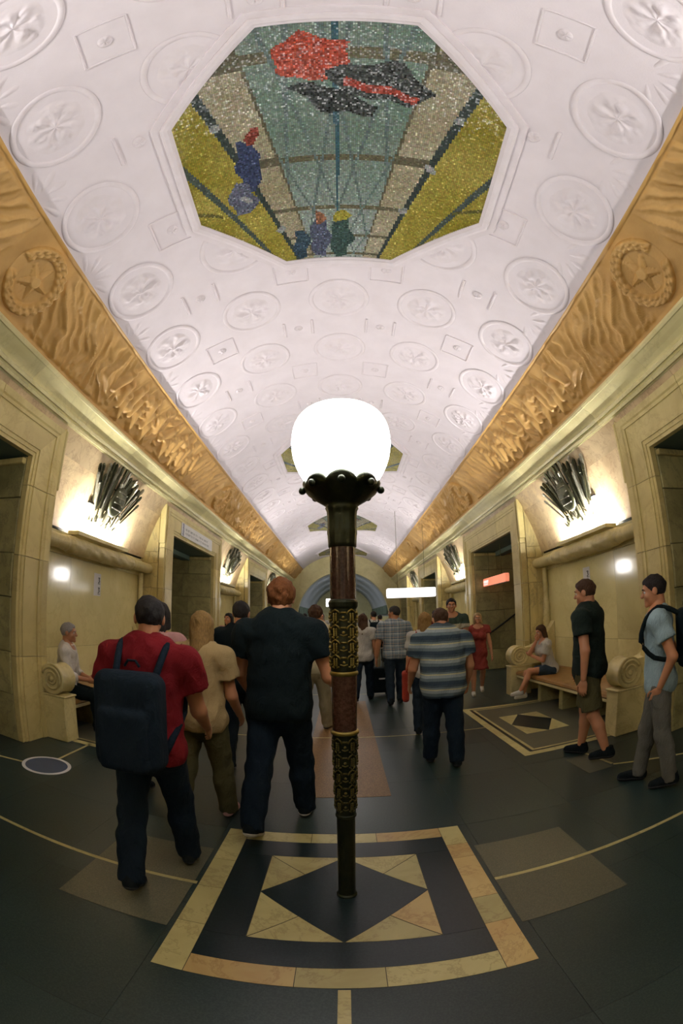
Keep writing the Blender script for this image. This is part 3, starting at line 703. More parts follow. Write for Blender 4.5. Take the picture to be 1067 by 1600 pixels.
for s, side in ((-1, 'left'), (1, 'right')):
    # the plain shell behind the slabs
    mb = MB()
    def shell(y0, y1, a1, down):
        pts = [((R_V+0.035)*math.sin(rad(a)), Z_V+(R_V+0.035)*math.cos(rad(a))) for a in np.linspace(52, a1, 10)]
        if down: pts += [(X_N+0.03, 2.60), (X_N+0.03, 0.0)]
        V = [(s*x, y, z) for y in (y0, y1) for x, z in pts]; n = len(pts)
        mb.add(V, [[i, i+1, n+i+1, n+i] for i in range(n-1)])
    edges = []
    prev = Y_BACK
    for k in BAYS:
        c = C0+T_BAY*k; shell(prev, c-SUR_W+0.02, 76, True); shell(c-SUR_W+0.02, c+SUR_W-0.02, 61.2, False); edges.append((prev, c-SUR_W)); prev = c+SUR_W-0.02
    shell(prev, Y_END, 76, True); edges.append((prev+0.02, Y_END))
    wall = struct(obj('wall_'+side, mb.me('wall_'+side), 'mortar'))
    # frieze and its star wreaths
    for k in (-1, 0, 1, 2, 3):
        fm = shared(('fr', s, 0), lambda: frieze_mesh(s, 430, 50, 4)) if k in (0, 1) else shared(('fr', s, 1), lambda: frieze_mesh(s, 190, 26, 4))
        obj('frieze_relief', fm, 'ochre_relief', wall, (0, C0+T_BAY*k, 0))
        if k >= 0: place(obj('star_wreath', WRE, 'ochre_relief', wall), s*(A_FR0+A_FR1)/2, C0+T_BAY*k+0.1)
    trim = struct(obj('trim_1' if s < 0 else 'trim_2', MB().box((s*3.33, Y_BACK, 3.86), (s*3.40, Y_END, 3.90)).me('cornice_core'), 'mortar'))
    L = T_BAY/6; cm = shared(('co', s), lambda: cornice_block(s, L)); y = C0-T_BAY*1.5
    while y < Y_END: obj('cornice_block', cm, 'marble_cornice', trim, (0, y+0.35, 0)); y += L
    for k in BAYS:
        c = C0+T_BAY*k
        # moulded stone surround
        for sy in (-1, 1):
            zs = [0, 0.98, 2.08, 2.86]
            for i in range(3):
                obj('jamb_block', shared(('j', s, sy, i), lambda: jamb(s, sy, zs[i]+0.003, zs[i+1]-0.003)), 'marble', wall, (0, c, 0))
            obj('jamb_block', shared(('j', s, sy, 3), lambda: jamb(s, sy, 2.863, OPEN_H, True)), 'marble', wall, (0, c, 0))
            obj('jamb_ear', shared(('ear', s, sy), lambda: MB().box((s*(X_F-0.045), sy*2.04, 2.95), (s*(X_F+0.08), sy*2.085, SUR_H+0.02), 0.008).me('jamb_ear')), 'marble', wall, (0, c, 0))
        for i, (y0, y1, m0, m1) in enumerate(((-OPEN_W, -0.72, True, False), (-0.72, 0.70, False, False), (0.70, OPEN_W, False, True))):
            obj('lintel_block', shared(('l', s, i), lambda: lintel(s, y0+(0 if m0 else 0.003), y1-(0 if m1 else 0.003), m0, m1)), 'marble', wall, (0, c, 0))
        # wall slabs over the lintel
        for y0, y1 in ((-2.05, -0.7), (-0.7, 0.75), (0.75, 2.05)):
            obj('cove_slab', shared(('ov', s, y0), lambda: cove_slab(s, y0, y1, 58.4, 60.7)), 'marble_cove', wall, (0, c, 0))
        # piers beside the passage
        for sy in (-1, 1):
            obj('pier_core', shared(('pc', sy), lambda: MB().box((-1.56, sy*1.56, 0), (1.56, sy*1.99, 3.62)).me('pier_core')), 'mortar', wall, (s*(X_F+0.05+1.58), c, 0))
            # faces towards the niches
            rows = [0, 0.98, 2.08, 2.56, 2.78, 3.62]
            for i in range(5):
                z0, z1 = rows[i], rows[i+1]
                for x0, x1 in (((3.55, 3.74), (3.74, 4.02)) if i not in (0, 4) else ((3.55, 4.02),)):
                    put_block('pier_block', wall, 'marble_dirty', (s*x0, c+sy*1.98, z0+0.0015), (s*(x1-0.002), c+sy*2.05, z1-0.0015))
        # passage: far jamb in coursed blocks, near jamb slabs, ceiling, end wall
        rows = [0, 0.55, 1.02, 1.62, 2.10, 2.72, 3.2]; g = random.Random(11+k)
        for i in range(6):
            xs_ = [3.54]; 
            while xs_[-1] < 6.3: xs_.append(xs_[-1]+(0.55 if i % 2 else 0.72)+(0.10 if k % 2 else 0.0))
            xs_[-1] = 6.6
            for x0, x1 in zip(xs_[:-1], xs_[1:]):
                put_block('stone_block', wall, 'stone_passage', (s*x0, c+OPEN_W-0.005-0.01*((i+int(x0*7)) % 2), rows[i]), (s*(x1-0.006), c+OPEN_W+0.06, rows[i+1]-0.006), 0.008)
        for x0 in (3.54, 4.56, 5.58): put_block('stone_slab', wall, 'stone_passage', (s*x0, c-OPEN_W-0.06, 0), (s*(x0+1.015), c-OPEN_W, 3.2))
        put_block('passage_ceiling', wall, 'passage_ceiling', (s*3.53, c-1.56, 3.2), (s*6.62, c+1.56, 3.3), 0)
        put_block('ceiling_ledge', wall, 'marble_dirty', (s*3.54, c+OPEN_W-0.07, 3.10), (s*6.6, c+OPEN_W+0.0, 3.17), 0.01)
        put_block('ceiling_beam', wall, 'passage_ceiling', (s*4.15, c-OPEN_W, 3.08), (s*4.40, c+OPEN_W, 3.2), 0.01)
        put_block('passage_end', wall, 'stone_passage', (s*6.6, c-1.56, 0), (s*6.75, c+1.56, 3.3), 0)
    # niches: cove slabs, polished back slabs, mouldings
    for q, (y0, y1) in enumerate(edges):
        cuts = np.linspace(y0, y1, 4) if y1-y0 > 2 else np.linspace(y0, y1, 2); nc = (y0+y1)/2
        for i in range(len(cuts)-1):
            a, b_ = cuts[i], cuts[i+1]
            for a0, a1 in ((58.4, 63.2), (63.2, 76.2)):
                obj('cove_slab', cove_slab(s, a, b_, a0, a1), 'marble_cove', wall)
            put_block('panel_slab', wall, 'marble_panel', (s*X_N, a+0.001, 1.005), (s*(X_N+0.025), b_-0.001, 2.30), 0.002)
            put_block('dado_slab', wall, 'marble_panel', (s*X_N, a+0.001, 0.0), (s*(X_N+0.025), b_-0.001, 1.002), 0.002)
            put_block('top_rail', wall, 'marble_cornice', (s*(X_N-0.02), a+0.001, 2.302), (s*(X_N+0.025), b_-0.001, 2.62), 0.006)
        if y1-y0 > 2.5:
            obj('roll_moulding', shared(('roll', round(y1-y0, 2)), lambda: carved_roll(y1-y0-0.02)), 'marble_bench', wall, (s*3.745, nc, 2.44))
            for sy in (-1, 1): obj('colonnette', shared('cln', colonnette), 'marble_bench', wall, (s*3.86, nc+sy*((y1-y0)/2-0.10), 0.98))
            niches[(s, q-1)] = (y0, y1)
# skirting of the piers and hall ends
back = struct(obj('wall_back', MB().box((-4.2, Y_BACK-0.25, 0), (4.2, Y_BACK, 5.75)).me('wall_back'), 'marble_cornice'))

# far end: arch wall, lower barrel vault beyond it, closing wall
def arch_wall(y0, y1, ro, zo, ri, zi, xw):
    """wall with an arched opening (half-width ri, centre height zi)"""
    n = 36; V = []; F = []
    for y in (y0, y1):
        for i in range(n+1):
            t = math.pi*i/n; V.append((-ri*math.cos(t), y, zi+ri*math.sin(t)))
        for i in range(n+1):
            t = math.pi*i/n; V.append((-ro*math.cos(t), y, max(zo+ro*math.sin(t), 0)))
    K = n+1
    for i in range(n):
        F.append([i, i+1, K+i+1, K+i]); F.append([2*K+i, 3*K+i, 3*K+i+1, 2*K+i+1]); F.append([i, 2*K+i, 2*K+i+1, i+1])
    for sg in (-1, 1):
        a = len(V); V += [(sg*ri, y0, 0), (sg*ro, y0, 0), (sg*ro, y0, zi), (sg*ri, y0, zi), (sg*ri, y1, 0), (sg*ri, y1, zi)]
        F += [[a, a+1, a+2, a+3], [a, a+3, a+5, a+4]]
    return V, F
endw = struct(obj('wall_end', mesh('wall_end', *arch_wall(Y_END, Y_END+0.5, 4.35, 1.7, 2.95, 1.62, 4.3)), 'marble_cornice'))
def barrel(y0, y1, r, zc, n=30):
    V = []; F = []
    for y in (y0, y1):
        for i in range(n+1): t = math.pi*i/n; V.append((-r*math.cos(t), y, zc+r*math.sin(t)))
    F = [[i, i+1, n+2+i, n+1+i] for i in range(n)]; return V, F
ebar = struct(obj('ceiling_end', mesh('ceiling_end', *barrel(Y_END+0.5, 45.0, 3.0, 1.62), True), 'end_vault'))
for s, nm in ((-1, 'wall_end_left'), (1, 'wall_end_right')):
    ww = struct(obj(nm, MB().box((s*3.0, Y_END+0.5, 0), (s*3.3, 45, 1.7)).me(nm), 'marble_cornice'))
    for i in range(5): put_block('wall_panel', ww, 'passage_ceiling', (s*2.9, Y_END+1.0+i*3.1, 1.75), (s*2.99, Y_END+3.9+i*3.1, 2.55), 0.01)
wfar = struct(obj('wall_far', MB().box((-3.3, 45, 0), (3.3, 45.3, 5.2)).me('wall_far'), 'marble_cornice'))

# ------------------------------------------------------------------ floor lamps with globes
def ornament(z0, z1, r0, r1, rows, cols):
    """raised brass ornament: arches, ears, bars and studs around the shaft"""
    mb = MB(); dz = (z1-z0)/rows
    for i in range(rows):
        for j in range(cols):
            z = z0+dz*(i+0.5); r = r0+(r1-r0)*(z-z0)/(z1-z0); a = 2*math.pi*j/cols-math.pi/2
            def P(da, h, e=0.003): t = a+da; return ((r+e)*math.cos(t), (r+e)*math.sin(t), z+h)
            wd = math.pi/cols
            mb.sphere(P(0, -dz*0.08, 0.004), 0.0075, 8, 5)
            V, F = tube([P(x*wd*0.34, dz*0.24, 0.003) for x in (-1, 0, 1)], [0.005]*3, 6); mb.add(V, F)
            V, F = tube([P(x*wd*0.42, -dz*0.30+0.006*abs(x), 0.003) for x in (-1, 0, 1)], [0.0035]*3, 6); mb.add(V, F)
            V, F = tube([P(wd+x*wd*0.62, dz*(0.44-0.30*x*x), 0.002) for x in (-1, -0.6, 0, 0.6, 1)], [0.004]*5, 6); mb.add(V, F)
            for q in range(4):
                for sg in (-1, 1): mb.sphere(P(wd+sg*wd*0.16, dz*(0.12-0.13*q), 0.003), 0.0055, 6, 4, (1, 1, 1.5))
            V, F = tube([P(wd-wd*0.45, -dz*0.36), P(wd-wd*0.12, -dz*0.46)], [0.004, 0.003], 6); mb.add(V, F)
            V, F = tube([P(wd+wd*0.45, -dz*0.36), P(wd+wd*0.12, -dz*0.46)], [0.004, 0.003], 6); mb.add(V, F)
    return mb.me('relief_ornament', True)
LAMP = {}
LAMP['base'] = mesh('base', *lathe([(0.056, 0.0), (0.056, 0.012), (0.047, 0.02), (0.046, 0.03), (0.046, 0.55), (0.047, 0.56)], 32), False)
LAMP['low'] = mesh('bronze_sleeve', *lathe([(0.048, 0.56), (0.053, 0.565), (0.053, 0.575), (0.049, 0.58), (0.0585, 1.02), (0.060, 1.03)], 36), False)
LAMP['ring1'] = mesh('collar', *lathe([(0.060, 1.028), (0.067, 1.032), (0.069, 1.040), (0.066, 1.047), (0.060, 1.05)], 36), True)
LAMP['shaft1'] = mesh('marble_shaft', *lathe([(0.0575, 1.045), (0.060, 1.33)], 36), False)
LAMP['ring2'] = mesh('collar', *lathe([(0.060, 1.322), (0.066, 1.326), (0.067, 1.336), (0.064, 1.342), (0.060, 1.345)], 36), True)
LAMP['mid'] = mesh('bronze_sleeve', *lathe([(0.060, 1.34), (0.062, 1.35), (0.062, 1.64), (0.068, 1.65), (0.070, 1.67), (0.066, 1.68), (0.060, 1.685)], 36), False)
LAMP['shaft2'] = mesh('marble_shaft', *lathe([(0.060, 1.68), (0.0605, 1.945)], 36), False)
CAPP = [(0.060, 1.93), (0.067, 1.935), (0.068, 1.95), (0.068, 1.99), (0.070, 2.0), (0.070, 2.015), (0.068, 2.02), (0.069, 2.08), (0.072, 2.11), (0.081, 2.125), (0.075, 2.133), (0.092, 2.146), (0.118, 2.163), (0.148, 2.181), (0.174, 2.200), (0.190, 2.220), (0.186, 2.236), (0.172, 2.242), (0.158, 2.232), (0.145, 2.21), (0.10, 2.20)]
def capital():
    V, F = lathe(CAPP, 96); n = 96; out = []
    for q, (x, y, z) in enumerate(V):
        i, t = q//n, 2*math.pi*(q % n)/n; lob = abs(math.cos(4*t))**0.6; k = 1.0
        if 3 <= i <= 8: k = 1+0.03*math.cos(12*t)
        if i >= 12: k = 1+0.035*(lob-0.5)
        if 15 <= i <= 18: z += 0.034*lob-0.006
        elif 13 <= i <= 14: z += 0.010*lob
        out.append((x*k, y*k, z))
    return mesh('capital', out, F, True)
LAMP['cap'] = capital()
def spline(P, m=5):
    P = [np.array(p, float) for p in P]; Q_ = [P[0]]+P+[P[-1]]; out = []
    for i in range(1, len(Q_)-2):
        for j in range(m):
            t = j/m; a, b_, c, d = Q_[i-1], Q_[i], Q_[i+1], Q_[i+2]
            out.append(tuple(0.5*((2*b_)+(c-a)*t+(2*a-5*b_+4*c-d)*t*t+(3*b_-a-3*c+d)*t**3)))
    return out+[tuple(P[-1])]
def leaf_balls():
    me = MB().sphere((0, 0, 0), 0.019, 10, 7).me('ball_finial', True); return me
LAMP['ball'] = leaf_balls()
LAMP['globe'] = mesh('globe', *lathe(spline([(0.10, 2.205), (0.16, 2.24), (0.205, 2.30), (0.236, 2.37), (0.250, 2.44), (0.250, 2.50), (0.238, 2.56), (0.208, 2.61), (0.16, 2.642), (0.10, 2.658), (0.05, 2.663), (0.0001, 2.664)]), 64), True)
LAMP['orn1'] = ornament(0.60, 1.02, 0.0495, 0.0585, 5, 5); LAMP['orn2'] = ornament(1.36, 1.64, 0.062, 0.062, 4, 5)
def floor_lamp(x, y, label):
    r = empty('floor_lamp', (x, y, 0)); tag(r, label, 'lamp', 'globe lamps along the hall axis')
    obj('base', LAMP['base'], 'bronze', r)
    a = obj('bronze_sleeve', LAMP['low'], 'bronze', r); obj('relief_ornament', LAMP['orn1'], 'brass_dull', a)
    obj('collar', LAMP['ring1'], 'brass', r); obj('marble_shaft', LAMP['shaft1'], 'marble_maroon', r)
    obj('collar', LAMP['ring2'], 'brass', r)
    a = obj('bronze_sleeve', LAMP['mid'], 'bronze', r); obj('relief_ornament', LAMP['orn2'], 'brass', a)
    obj('marble_shaft', LAMP['shaft2'], 'marble_maroon', r)
    c = obj('capital', LAMP['cap'], 'bronze', r)
    for j in range(8):
        t = 2*math.pi*j/8; obj('ball_finial', LAMP['ball'], 'bronze', c, (0.193*math.cos(t), 0.193*math.sin(t), 2.216))
    obj('globe', LAMP['globe'], 'globe', r)
floor_lamp(0.0, 2.09, 'tall bronze and maroon marble floor lamp with glowing white globe, on the cream-bordered floor square')
floor_lamp(0.0, 10.4, 'globe floor lamp almost hidden behind the foremost lamp pole')
floor_lamp(0.0, 18.6, 'globe floor lamp standing far down the hall under the third mosaic')
floor_lamp(0.0, -6.1, 'globe floor lamp standing before the back wall of the hall')

# ------------------------------------------------------------------ niche lamps (rod bundles over a light trough), benches
def emblem_parts():
    g = random.Random(8); A0 = rad(66.3); n = np.array((-math.sin(A0), 0, -math.cos(A0))); t = np.array((-math.cos(A0), 0, math.sin(A0))); o = np.array((4.0*math.sin(A0), 0, Z_V+4.0*math.cos(A0)))
    def W(u, v, h): return o+np.array((0, u*1.18, 0))+t*(v*1.12+0.05)+n*h
    out = []
    for lay, N, hh in ((0, 15, 0.07), (1, 12, 0.12), (2, 8, 0.17)):
        for i in range(N):
            f = (i+0.5)/N*2-1; f += 0.03*g.uniform(-1, 1)
            top = (0.46-0.16*abs(f)**1.5-0.10*lay)+g.uniform(-0.05, 0.05); bot = -0.30-0.08*lay+0.18*abs(f)+g.uniform(-0.04, 0.04)
            a = W(f*0.42, bot, hh*0.8); b_ = W(f*0.68, top, hh+0.02*g.random()); r = 0.026-0.004*lay
            V, F = tube([a, a+(b_-a)*0.82, a+(b_-a)*0.83, a+(b_-a)*0.96, b_], [r*0.75, r, r*1.25, r*1.1, r*0.25], 6)
            out.append(('rod', mesh('rod', V, F), 'lamp_glassy' if (i+lay) % 3 == 0 else 'lamp_metal'))
    # shield
    V = []; F = []; nu = 20
    for h, k in ((0.17, 1.0), (0.205, 0.96), (0.215, 0.80), (0.235, 0.0)):
        for i in range(nu):
            q = 2*math.pi*i/nu; V.append(W(0.17*k*math.cos(q), -0.02+0.22*k*math.sin(q)*(1 if math.sin(q) > 0 else 1.05), h))
    for i in range(3):
        for j in range(nu): F.append([i*nu+j, i*nu+(j+1) % nu, (i+1)*nu+(j+1) % nu, (i+1)*nu+j])
    out.append(('shield', mesh('shield', V, F, True), 'lamp_metal'))
    for i in range(4):
        v = 0.12-0.08*i; V, F = tube([W(-0.12, v, 0.225), W(0.12, v, 0.225)], [0.011, 0.011], 6); out.append(('shield_band', mesh('shield_band', V, F), 'lamp_glassy'))
    for i in range(26):
        f = g.uniform(-1, 1); c = W(f*0.40, -0.30-0.14*g.random(), 0.06+0.12*g.random()); d = W(0, 1, 0)-W(0, 0, 0); e = np.array((0, g.uniform(-1, 1), 0))*0.05
        V, F = tube([c-d*0.03-e*0.5, c, c+d*0.06+e], [0.004, 0.021, 0.003], 5); out.append(('leaf', mesh('leaf', V, F), 'lamp_glassy' if i % 2 else 'lamp_metal'))
    mb = MB(); V, F = tube([W(-0.45, -0.2, 0.03), W(0.45, -0.2, 0.03)], [0.014, 0.014], 8); mb.add(V, F); V, F = tube([W(-0.5, 0.12, 0.03), W(0.5, 0.12, 0.03)], [0.014, 0.014], 8); mb.add(V, F)
    for u in (-0.3, 0.3): V, F = tube([W(u, 0.12, 0.03), W(u, 0.12, -0.01)], [0.014, 0.014], 8); mb.add(V, F); V, F = tube([W(u, -0.2, 0.03), W(u, -0.2, -0.01)], [0.014, 0.014], 8); mb.add(V, F)
    out.append(('bracket', mb.me('bracket'), 'dark_metal'))
    mb = MB(); L = 0.80
    mb.box((3.64, -L, 2.595), (3.84, L, 2.607)); mb.box((3.64, -L, 2.607), (3.648, L, 2.650)); mb.box((3.832, -L, 2.607), (3.84, L, 2.64)); mb.box((3.64, -L, 2.607), (3.84, -L+0.008, 2.65)); mb.box((3.64, L-0.008, 2.607), (3.84, L, 2.65))
    for yy_ in (-0.6, 0.6): mb.box((3.83, yy_-0.02, 2.60), (3.90, yy_+0.02, 2.63))
    out.append(('light_trough', mb.me('light_trough'), 'marble_cornice'))
    V, F = tube([(3.765, -L+0.03, 2.632), (3.765, L-0.03, 2.632)], [0.02, 0.02], 12); out.append(('lamp_tube', mesh('lamp_tube', V, F, True), 'tube'))
    return out
EMB = emblem_parts()
def scroll_arm():
    """volute with spiral rib on both faces, in the x-z plane, axis along y"""
    R = 0.185; mb = MB(); n = 40
    V, F = lathe([(0.001, -0.13), (R-0.03, -0.13), (R-0.022, -0.135), (R-0.005, -0.135), (R, -0.125), (R-0.012, -0.09), (R-0.02, 0), (R-0.012, 0.09), (R, 0.125), (R-0.005, 0.135), (R-0.022, 0.135), (R-0.03, 0.13), (0.001, 0.13)], n)
    mb.add([(x, z, y) for x, y, z in V], F)
    return mb.me('scroll', True)
def spiral(sy):
    pts = []; rr = []
    for i in range(70):
        t = i/69; a = t*2.3*2*math.pi+0.4; r = 0.150*(1-t)+0.025*t; pts.append((r*math.cos(a), sy*0.133, r*math.sin(a))); rr.append(0.017*(1-0.55*t))
    V, F = tube(pts, rr, 8); mb = MB().add(V, F); mb.sphere((0.0, sy*0.133, 0.0), 0.034, 12, 8, (1, 0.6, 1)); return mb.me('spiral_rib', True)
SC, SPN, SPF = scroll_arm(), spiral(-1), spiral(1)
def bench(s, yc, xf, half, label):
    """s: +1 right wall, -1 left wall; xf: distance of the front from the hall axis"""
    r = empty('bench', (0, yc, 0), 0 if s > 0 else math.pi); tag(r, label, 'bench', 'marble benches in the niches')
    xb = X_N-0.005
    for sy in (-1, 1):
        y0 = sy*(half-0.13); arm = obj('armrest', mesh('armrest', *swoop(xf, xb)), 'marble_bench', r, (0, y0, 0))
        sc = obj('scroll', SC, 'marble_bench', r, (xf+0.185, y0, 0.735)); obj('spiral_rib', SPN, 'marble_bench', sc); obj('spiral_rib', SPF, 'marble_bench', sc)
        mb = MB(); mb.box((xf+0.015, -0.125, 0), (xf+0.43, 0.125, 0.535), 0.008); mb.box((xf, -0.135, 0.535), (xf+0.44, 0.135, 0.555), 0.006)
        obj('pedestal', mb.me('pedestal'), 'marble_bench', r, (0, y0, 0))
    L = half-0.27; mb = MB(); xs0 = xf+0.10; n = 16; prof = []
    for (x, z) in ((xs0+0.02, 0.385), (xs0, 0.41), (xs0+0.01, 0.44), (xs0+0.05, 0.462), (xs0+0.30, 0.455), (xs0+0.52, 0.45), (xb-0.12, 0.455), (xb-0.03, 0.475), (xb, 0.475), (xb, 0.385)): prof.append((x, z))
    V = [(x, y, z) for y in (-L, L) for x, z in prof]; k = len(prof); F = [[i, (i+1) % k, k+(i+1) % k, k+i] for i in range(k)]+[list(range(k))[::-1], [k+i for i in range(k)]]
    obj('seat', mesh('seat', V, F, False), 'leather_tan', r)
    obj('front_rail', MB().box((xs0+0.015, -L, 0.345), (xs0+0.05, L, 0.384), 0.005).me('front_rail'), 'marble_cornice', r)
    for y in (-L*0.5, 0, L*0.5): obj('support', MB().box((xs0+0.12, y-0.06, 0), (xb-0.1, y+0.06, 0.384), 0.008).me('support'), 'stone_passage', r)
def swoop(xf, xb):
    up = []; lo = []
    x0 = xf+0.16
    for i in range(13):
        t = i/12; x = x0+(xb-x0)*t; up.append((x, 0.90-0.06*math.sin(t*math.pi)+0.42*t**2.4)); lo.append((x, 0.56-0.0*t))
    poly = up+lo[::-1]; n = len(poly); V = [(x, y, z) for y in (-0.105, 0.105) for x, z in poly]
    F = [[i, (i+1) % n, n+(i+1) % n, n+i] for i in range(n)]
    for i in range(12): F += [[i, i+1, n-2-i, n-1-i], [n+i, n+n-1-i, n+n-2-i, n+i+1]]
    return V, F
names = {1: 'between the two nearest openings', 2: 'in the second niche', 3: 'in the third niche'}
for (s, q), (y0, y1) in niches.items():
    nc = (y0+y1)/2; side = 'with the seated girl' if s > 0 else 'with the seated old man'
    if q == 0: where = 'in the niche beside the rear lamp' 
    else: where = {1: ('above the bench of the seated girl' if s > 0 else 'above the bench of the seated old man'), 2: ('in the niche behind the woman in the red dress' if s > 0 else 'in the niche past the doorway sign'), 3: ('in the farthest niche on the red-sign wall' if s > 0 else 'in the farthest niche on the doorway-sign wall')}[q]
    if q == 0: where = 'in the niche past the light blue shirt' if s > 0 else 'in the niche past the blue floor sticker'
    yo = (nc if q != 1 else nc-0.08)
    r = empty('wall_lamp', (0, yo, 0), 0 if s > 0 else math.pi)
    tag(r, 'metal rod bundle wall lamp '+where, 'lamp', 'rod bundle lamps in the niches')
    for nm, me, mt in EMB: obj(nm, me, mt, r)
    if q in (1, 2):
        lab = {(1, 1): 'marble scroll bench with tan seat, where the girl in a white shirt sits', (-1, 1): 'marble scroll bench where the grey-haired man sits', (1, 2): 'marble scroll bench behind the woman in the red dress', (-1, 2): 'marble scroll bench beyond the doorway with the white sign'}[(s, q)]
        bench(s, nc-0.10, 2.97 if s > 0 else 3.07, 1.84, lab)

# ------------------------------------------------------------------ signs, stickers, handrail
def lettering(L, h, rows, seed, z0=0.0):
    """short dark strokes standing for the small print that cannot be read"""
    g = random.Random(seed); mb = MB()
    for r in rows:
        x = 0
        while x < L*(0.88+0.1*g.random()):
            w_ = h*(0.45+0.3*g.random()); k = g.randrange(3)
            mb.box((0, x, r), (0.002, x+h*0.16, r+h))
            if k != 0: mb.box((0, x, r+h*(0.84 if k == 1 else 0.42)), (0.002, x+w_, r+h*(1.0 if k == 1 else 0.58)))
            if k == 2: mb.box((0, x+w_-h*0.16, r), (0.002, x+w_, r+h))
            x += w_+h*0.28
            if g.random() < 0.16: x += h*0.6
    return mb
c1 = C0+T_BAY
sg = obj('direction_sign', MB().box((0, 0, 0), (0.012, 2.30, 0.30), 0.003).me('direction_sign'), 'paper', None, (-X_F+0.026, 8.78, 3.27))
tag(sg, 'white direction sign with grey print and blue pictograms on the stone lintel', 'sign')
obj('lettering', lettering(1.85, 0.048, (0.155, 0.065), 4).me('lettering'), 'ink_grey', sg, (0.0115, 0.26, 0))['kind'] = 'stuff'
for i in range(4):
    o = obj('pictogram', MB().box((0, 0, 0), (0.002, 0.085, 0.058), 0).me('pictogram'), 'ink_blue', sg, (0.0115, 0.07, 0.018+i*0.068))
    obj('symbol', MB().box((0, 0, 0), (0.001, 0.025, 0.036), 0).me('symbol'), 'paper', o, (0.0016, 0.03, 0.011))
def sticker(x, y, z, ry, label):
    o = obj('wall_sticker', MB().box((0, -0.11, -0.18), (0.003, 0.11, 0.18)).me('wall_sticker'), 'paper', None, (x, y, z), (0, 0, ry)); tag(o, label, 'sticker', 'number stickers on the niche panels')
    for k, zz in enumerate((0.06, -0.10)):
        mb = MB()
        for i, (p, q) in enumerate((((-0.02, 0.05), (0.02, 0.05)), ((0.02, 0.05), (0.0, 0.02)), ((0.0, 0.02), (0.022, -0.005)), ((0.022, -0.005), (-0.02, -0.03)))):
            V, F = tube([(0.0035, 0.045+p[0], zz+p[1]), (0.0035, 0.045+q[0], zz+q[1])], [0.011, 0.011], 6); mb.add(V, F)
        obj('digit', mb.me('digit'), 'ink_grey', o)
    for zz in (0.01, -0.155): obj('small_print', MB().box((0.003, 0.015, zz), (0.004, 0.085, zz+0.012)).me('small_print'), 'ink_grey', o)
sticker(-X_N+0.0, 6.25, 1.98, 0.0, 'white sticker with a dark number on the panel above the seated old man')
sticker(X_N-0.0, 6.30, 1.98, math.pi, 'white sticker with a dark number on the panel beside the seated girl')
# hanging light boxes
def hang_sign(name, lab, loc, rz, L, H, D, mat, ztop, edge='steel'):
    r = empty(name, loc, rz); tag(r, lab, 'sign')
    obj('light_panel', rounded_box(L, H, D), mat, r)
    obj('casing', MB().box((-L/2-0.004, -D/2+0.012, -H/2-0.006), (L/2+0.004, D/2-0.012, -H/2+0.0)).box((-L/2-0.004, -D/2+0.012, H/2), (L/2+0.004, D/2-0.012, H/2+0.006)).me('casing'), edge, r)
    for x in (-L*0.28, L*0.28): obj('hanger_rod', mesh('hanger_rod', *tube([(x, 0, H/2), (x, 0, ztop-loc[2])], [0.006, 0.006], 8)), 'brass_dull', r)
    return r
def rounded_box(L, H, D):
    rr = min(H*0.2, 0.05); poly = []
    for cx, cz, a0 in ((L/2-rr, H/2-rr, 0), (-L/2+rr, H/2-rr, 90), (-L/2+rr, -H/2+rr, 180), (L/2-rr, -H/2+rr, 270)):
        for k in range(6): a = rad(a0+k*18); poly.append((cx+rr*math.cos(a), cz+rr*math.sin(a)))
    V, F = prism(poly, -D/2, D/2); return mesh('light_panel', [(x, z, y) for x, y, z in V], F)
hang_sign('light_box_sign', 'long blank white light box sign hanging in the hall beyond the plaid-shirt man', (2.17, 14.0, 2.33), 0.0, 1.58, 0.30, 0.12, 'sign_white', 5.0)
hang_sign('light_box_sign', 'small white light box sign hanging under the end arch', (-0.15, 30.5, 2.62), 0.0, 2.05, 0.55, 0.15, 'sign_white', 4.55)
rs = hang_sign('exit_sign', 'glowing red light box sign hanging in the passage opening', (3.80, 10.55, 2.36), math.pi/2, 1.70, 0.20, 0.10, 'sign_red', 3.2)
obj('lettering', MB().box((0.42, 0.0505, -0.02), (0.80, 0.0525, 0.05)).box((0.46, 0.0505, -0.07), (0.80, 0.0525, -0.035)).me('lettering'), 'sign_red_text', rs)
hr = empty('handrail', (0, c1+OPEN_W-0.09, 0)); tag(hr, 'dark sloping handrail on the block wall behind the woman in the red dress', 'handrail')
obj('rail', mesh('rail', *tube([(3.72, 0, 0.92), (4.02, 0, 1.08), (5.6, 0, 2.05)], [0.024]*3, 10)), 'dark_metal', hr)
for x, z in ((3.9, 0.995), (4.6, 1.41), (5.3, 1.84)): obj('bracket', mesh('bracket', *tube([(x, 0, z), (x, 0.03, z-0.05), (x, 0.09, z-0.05)], [0.009]*3, 6)), 'dark_metal', hr)

for i, yl in enumerate((31.5, 36.0, 41.0)):  # invented lamps, added to brighten the vault beyond the arch
    r = empty('fill_lamp', (0, yl, 4.50)); tag(r, ('first', 'second', 'third')[i]+' added round fill lamp in the end vault beyond the arch', 'lamp', 'added fill lamps of the end vault')
    obj('rim', mesh('rim', *lathe([(0.42, 0.02), (0.43, 0.0), (0.43, 0.10), (0.42, 0.11)], 28)), 'steel', r); obj('fill_diffuser', mesh('fill_diffuser', *lathe([(0.0001, -0.06), (0.2, -0.05), (0.34, -0.02), (0.41, 0.02)], 28), True), 'fill_diffuser', r)
    obj('rod', mesh('rod', *tube([(0, 0, 0.1), (0, 0, 0.13)], [0.05, 0.05], 12)), 'steel', r)

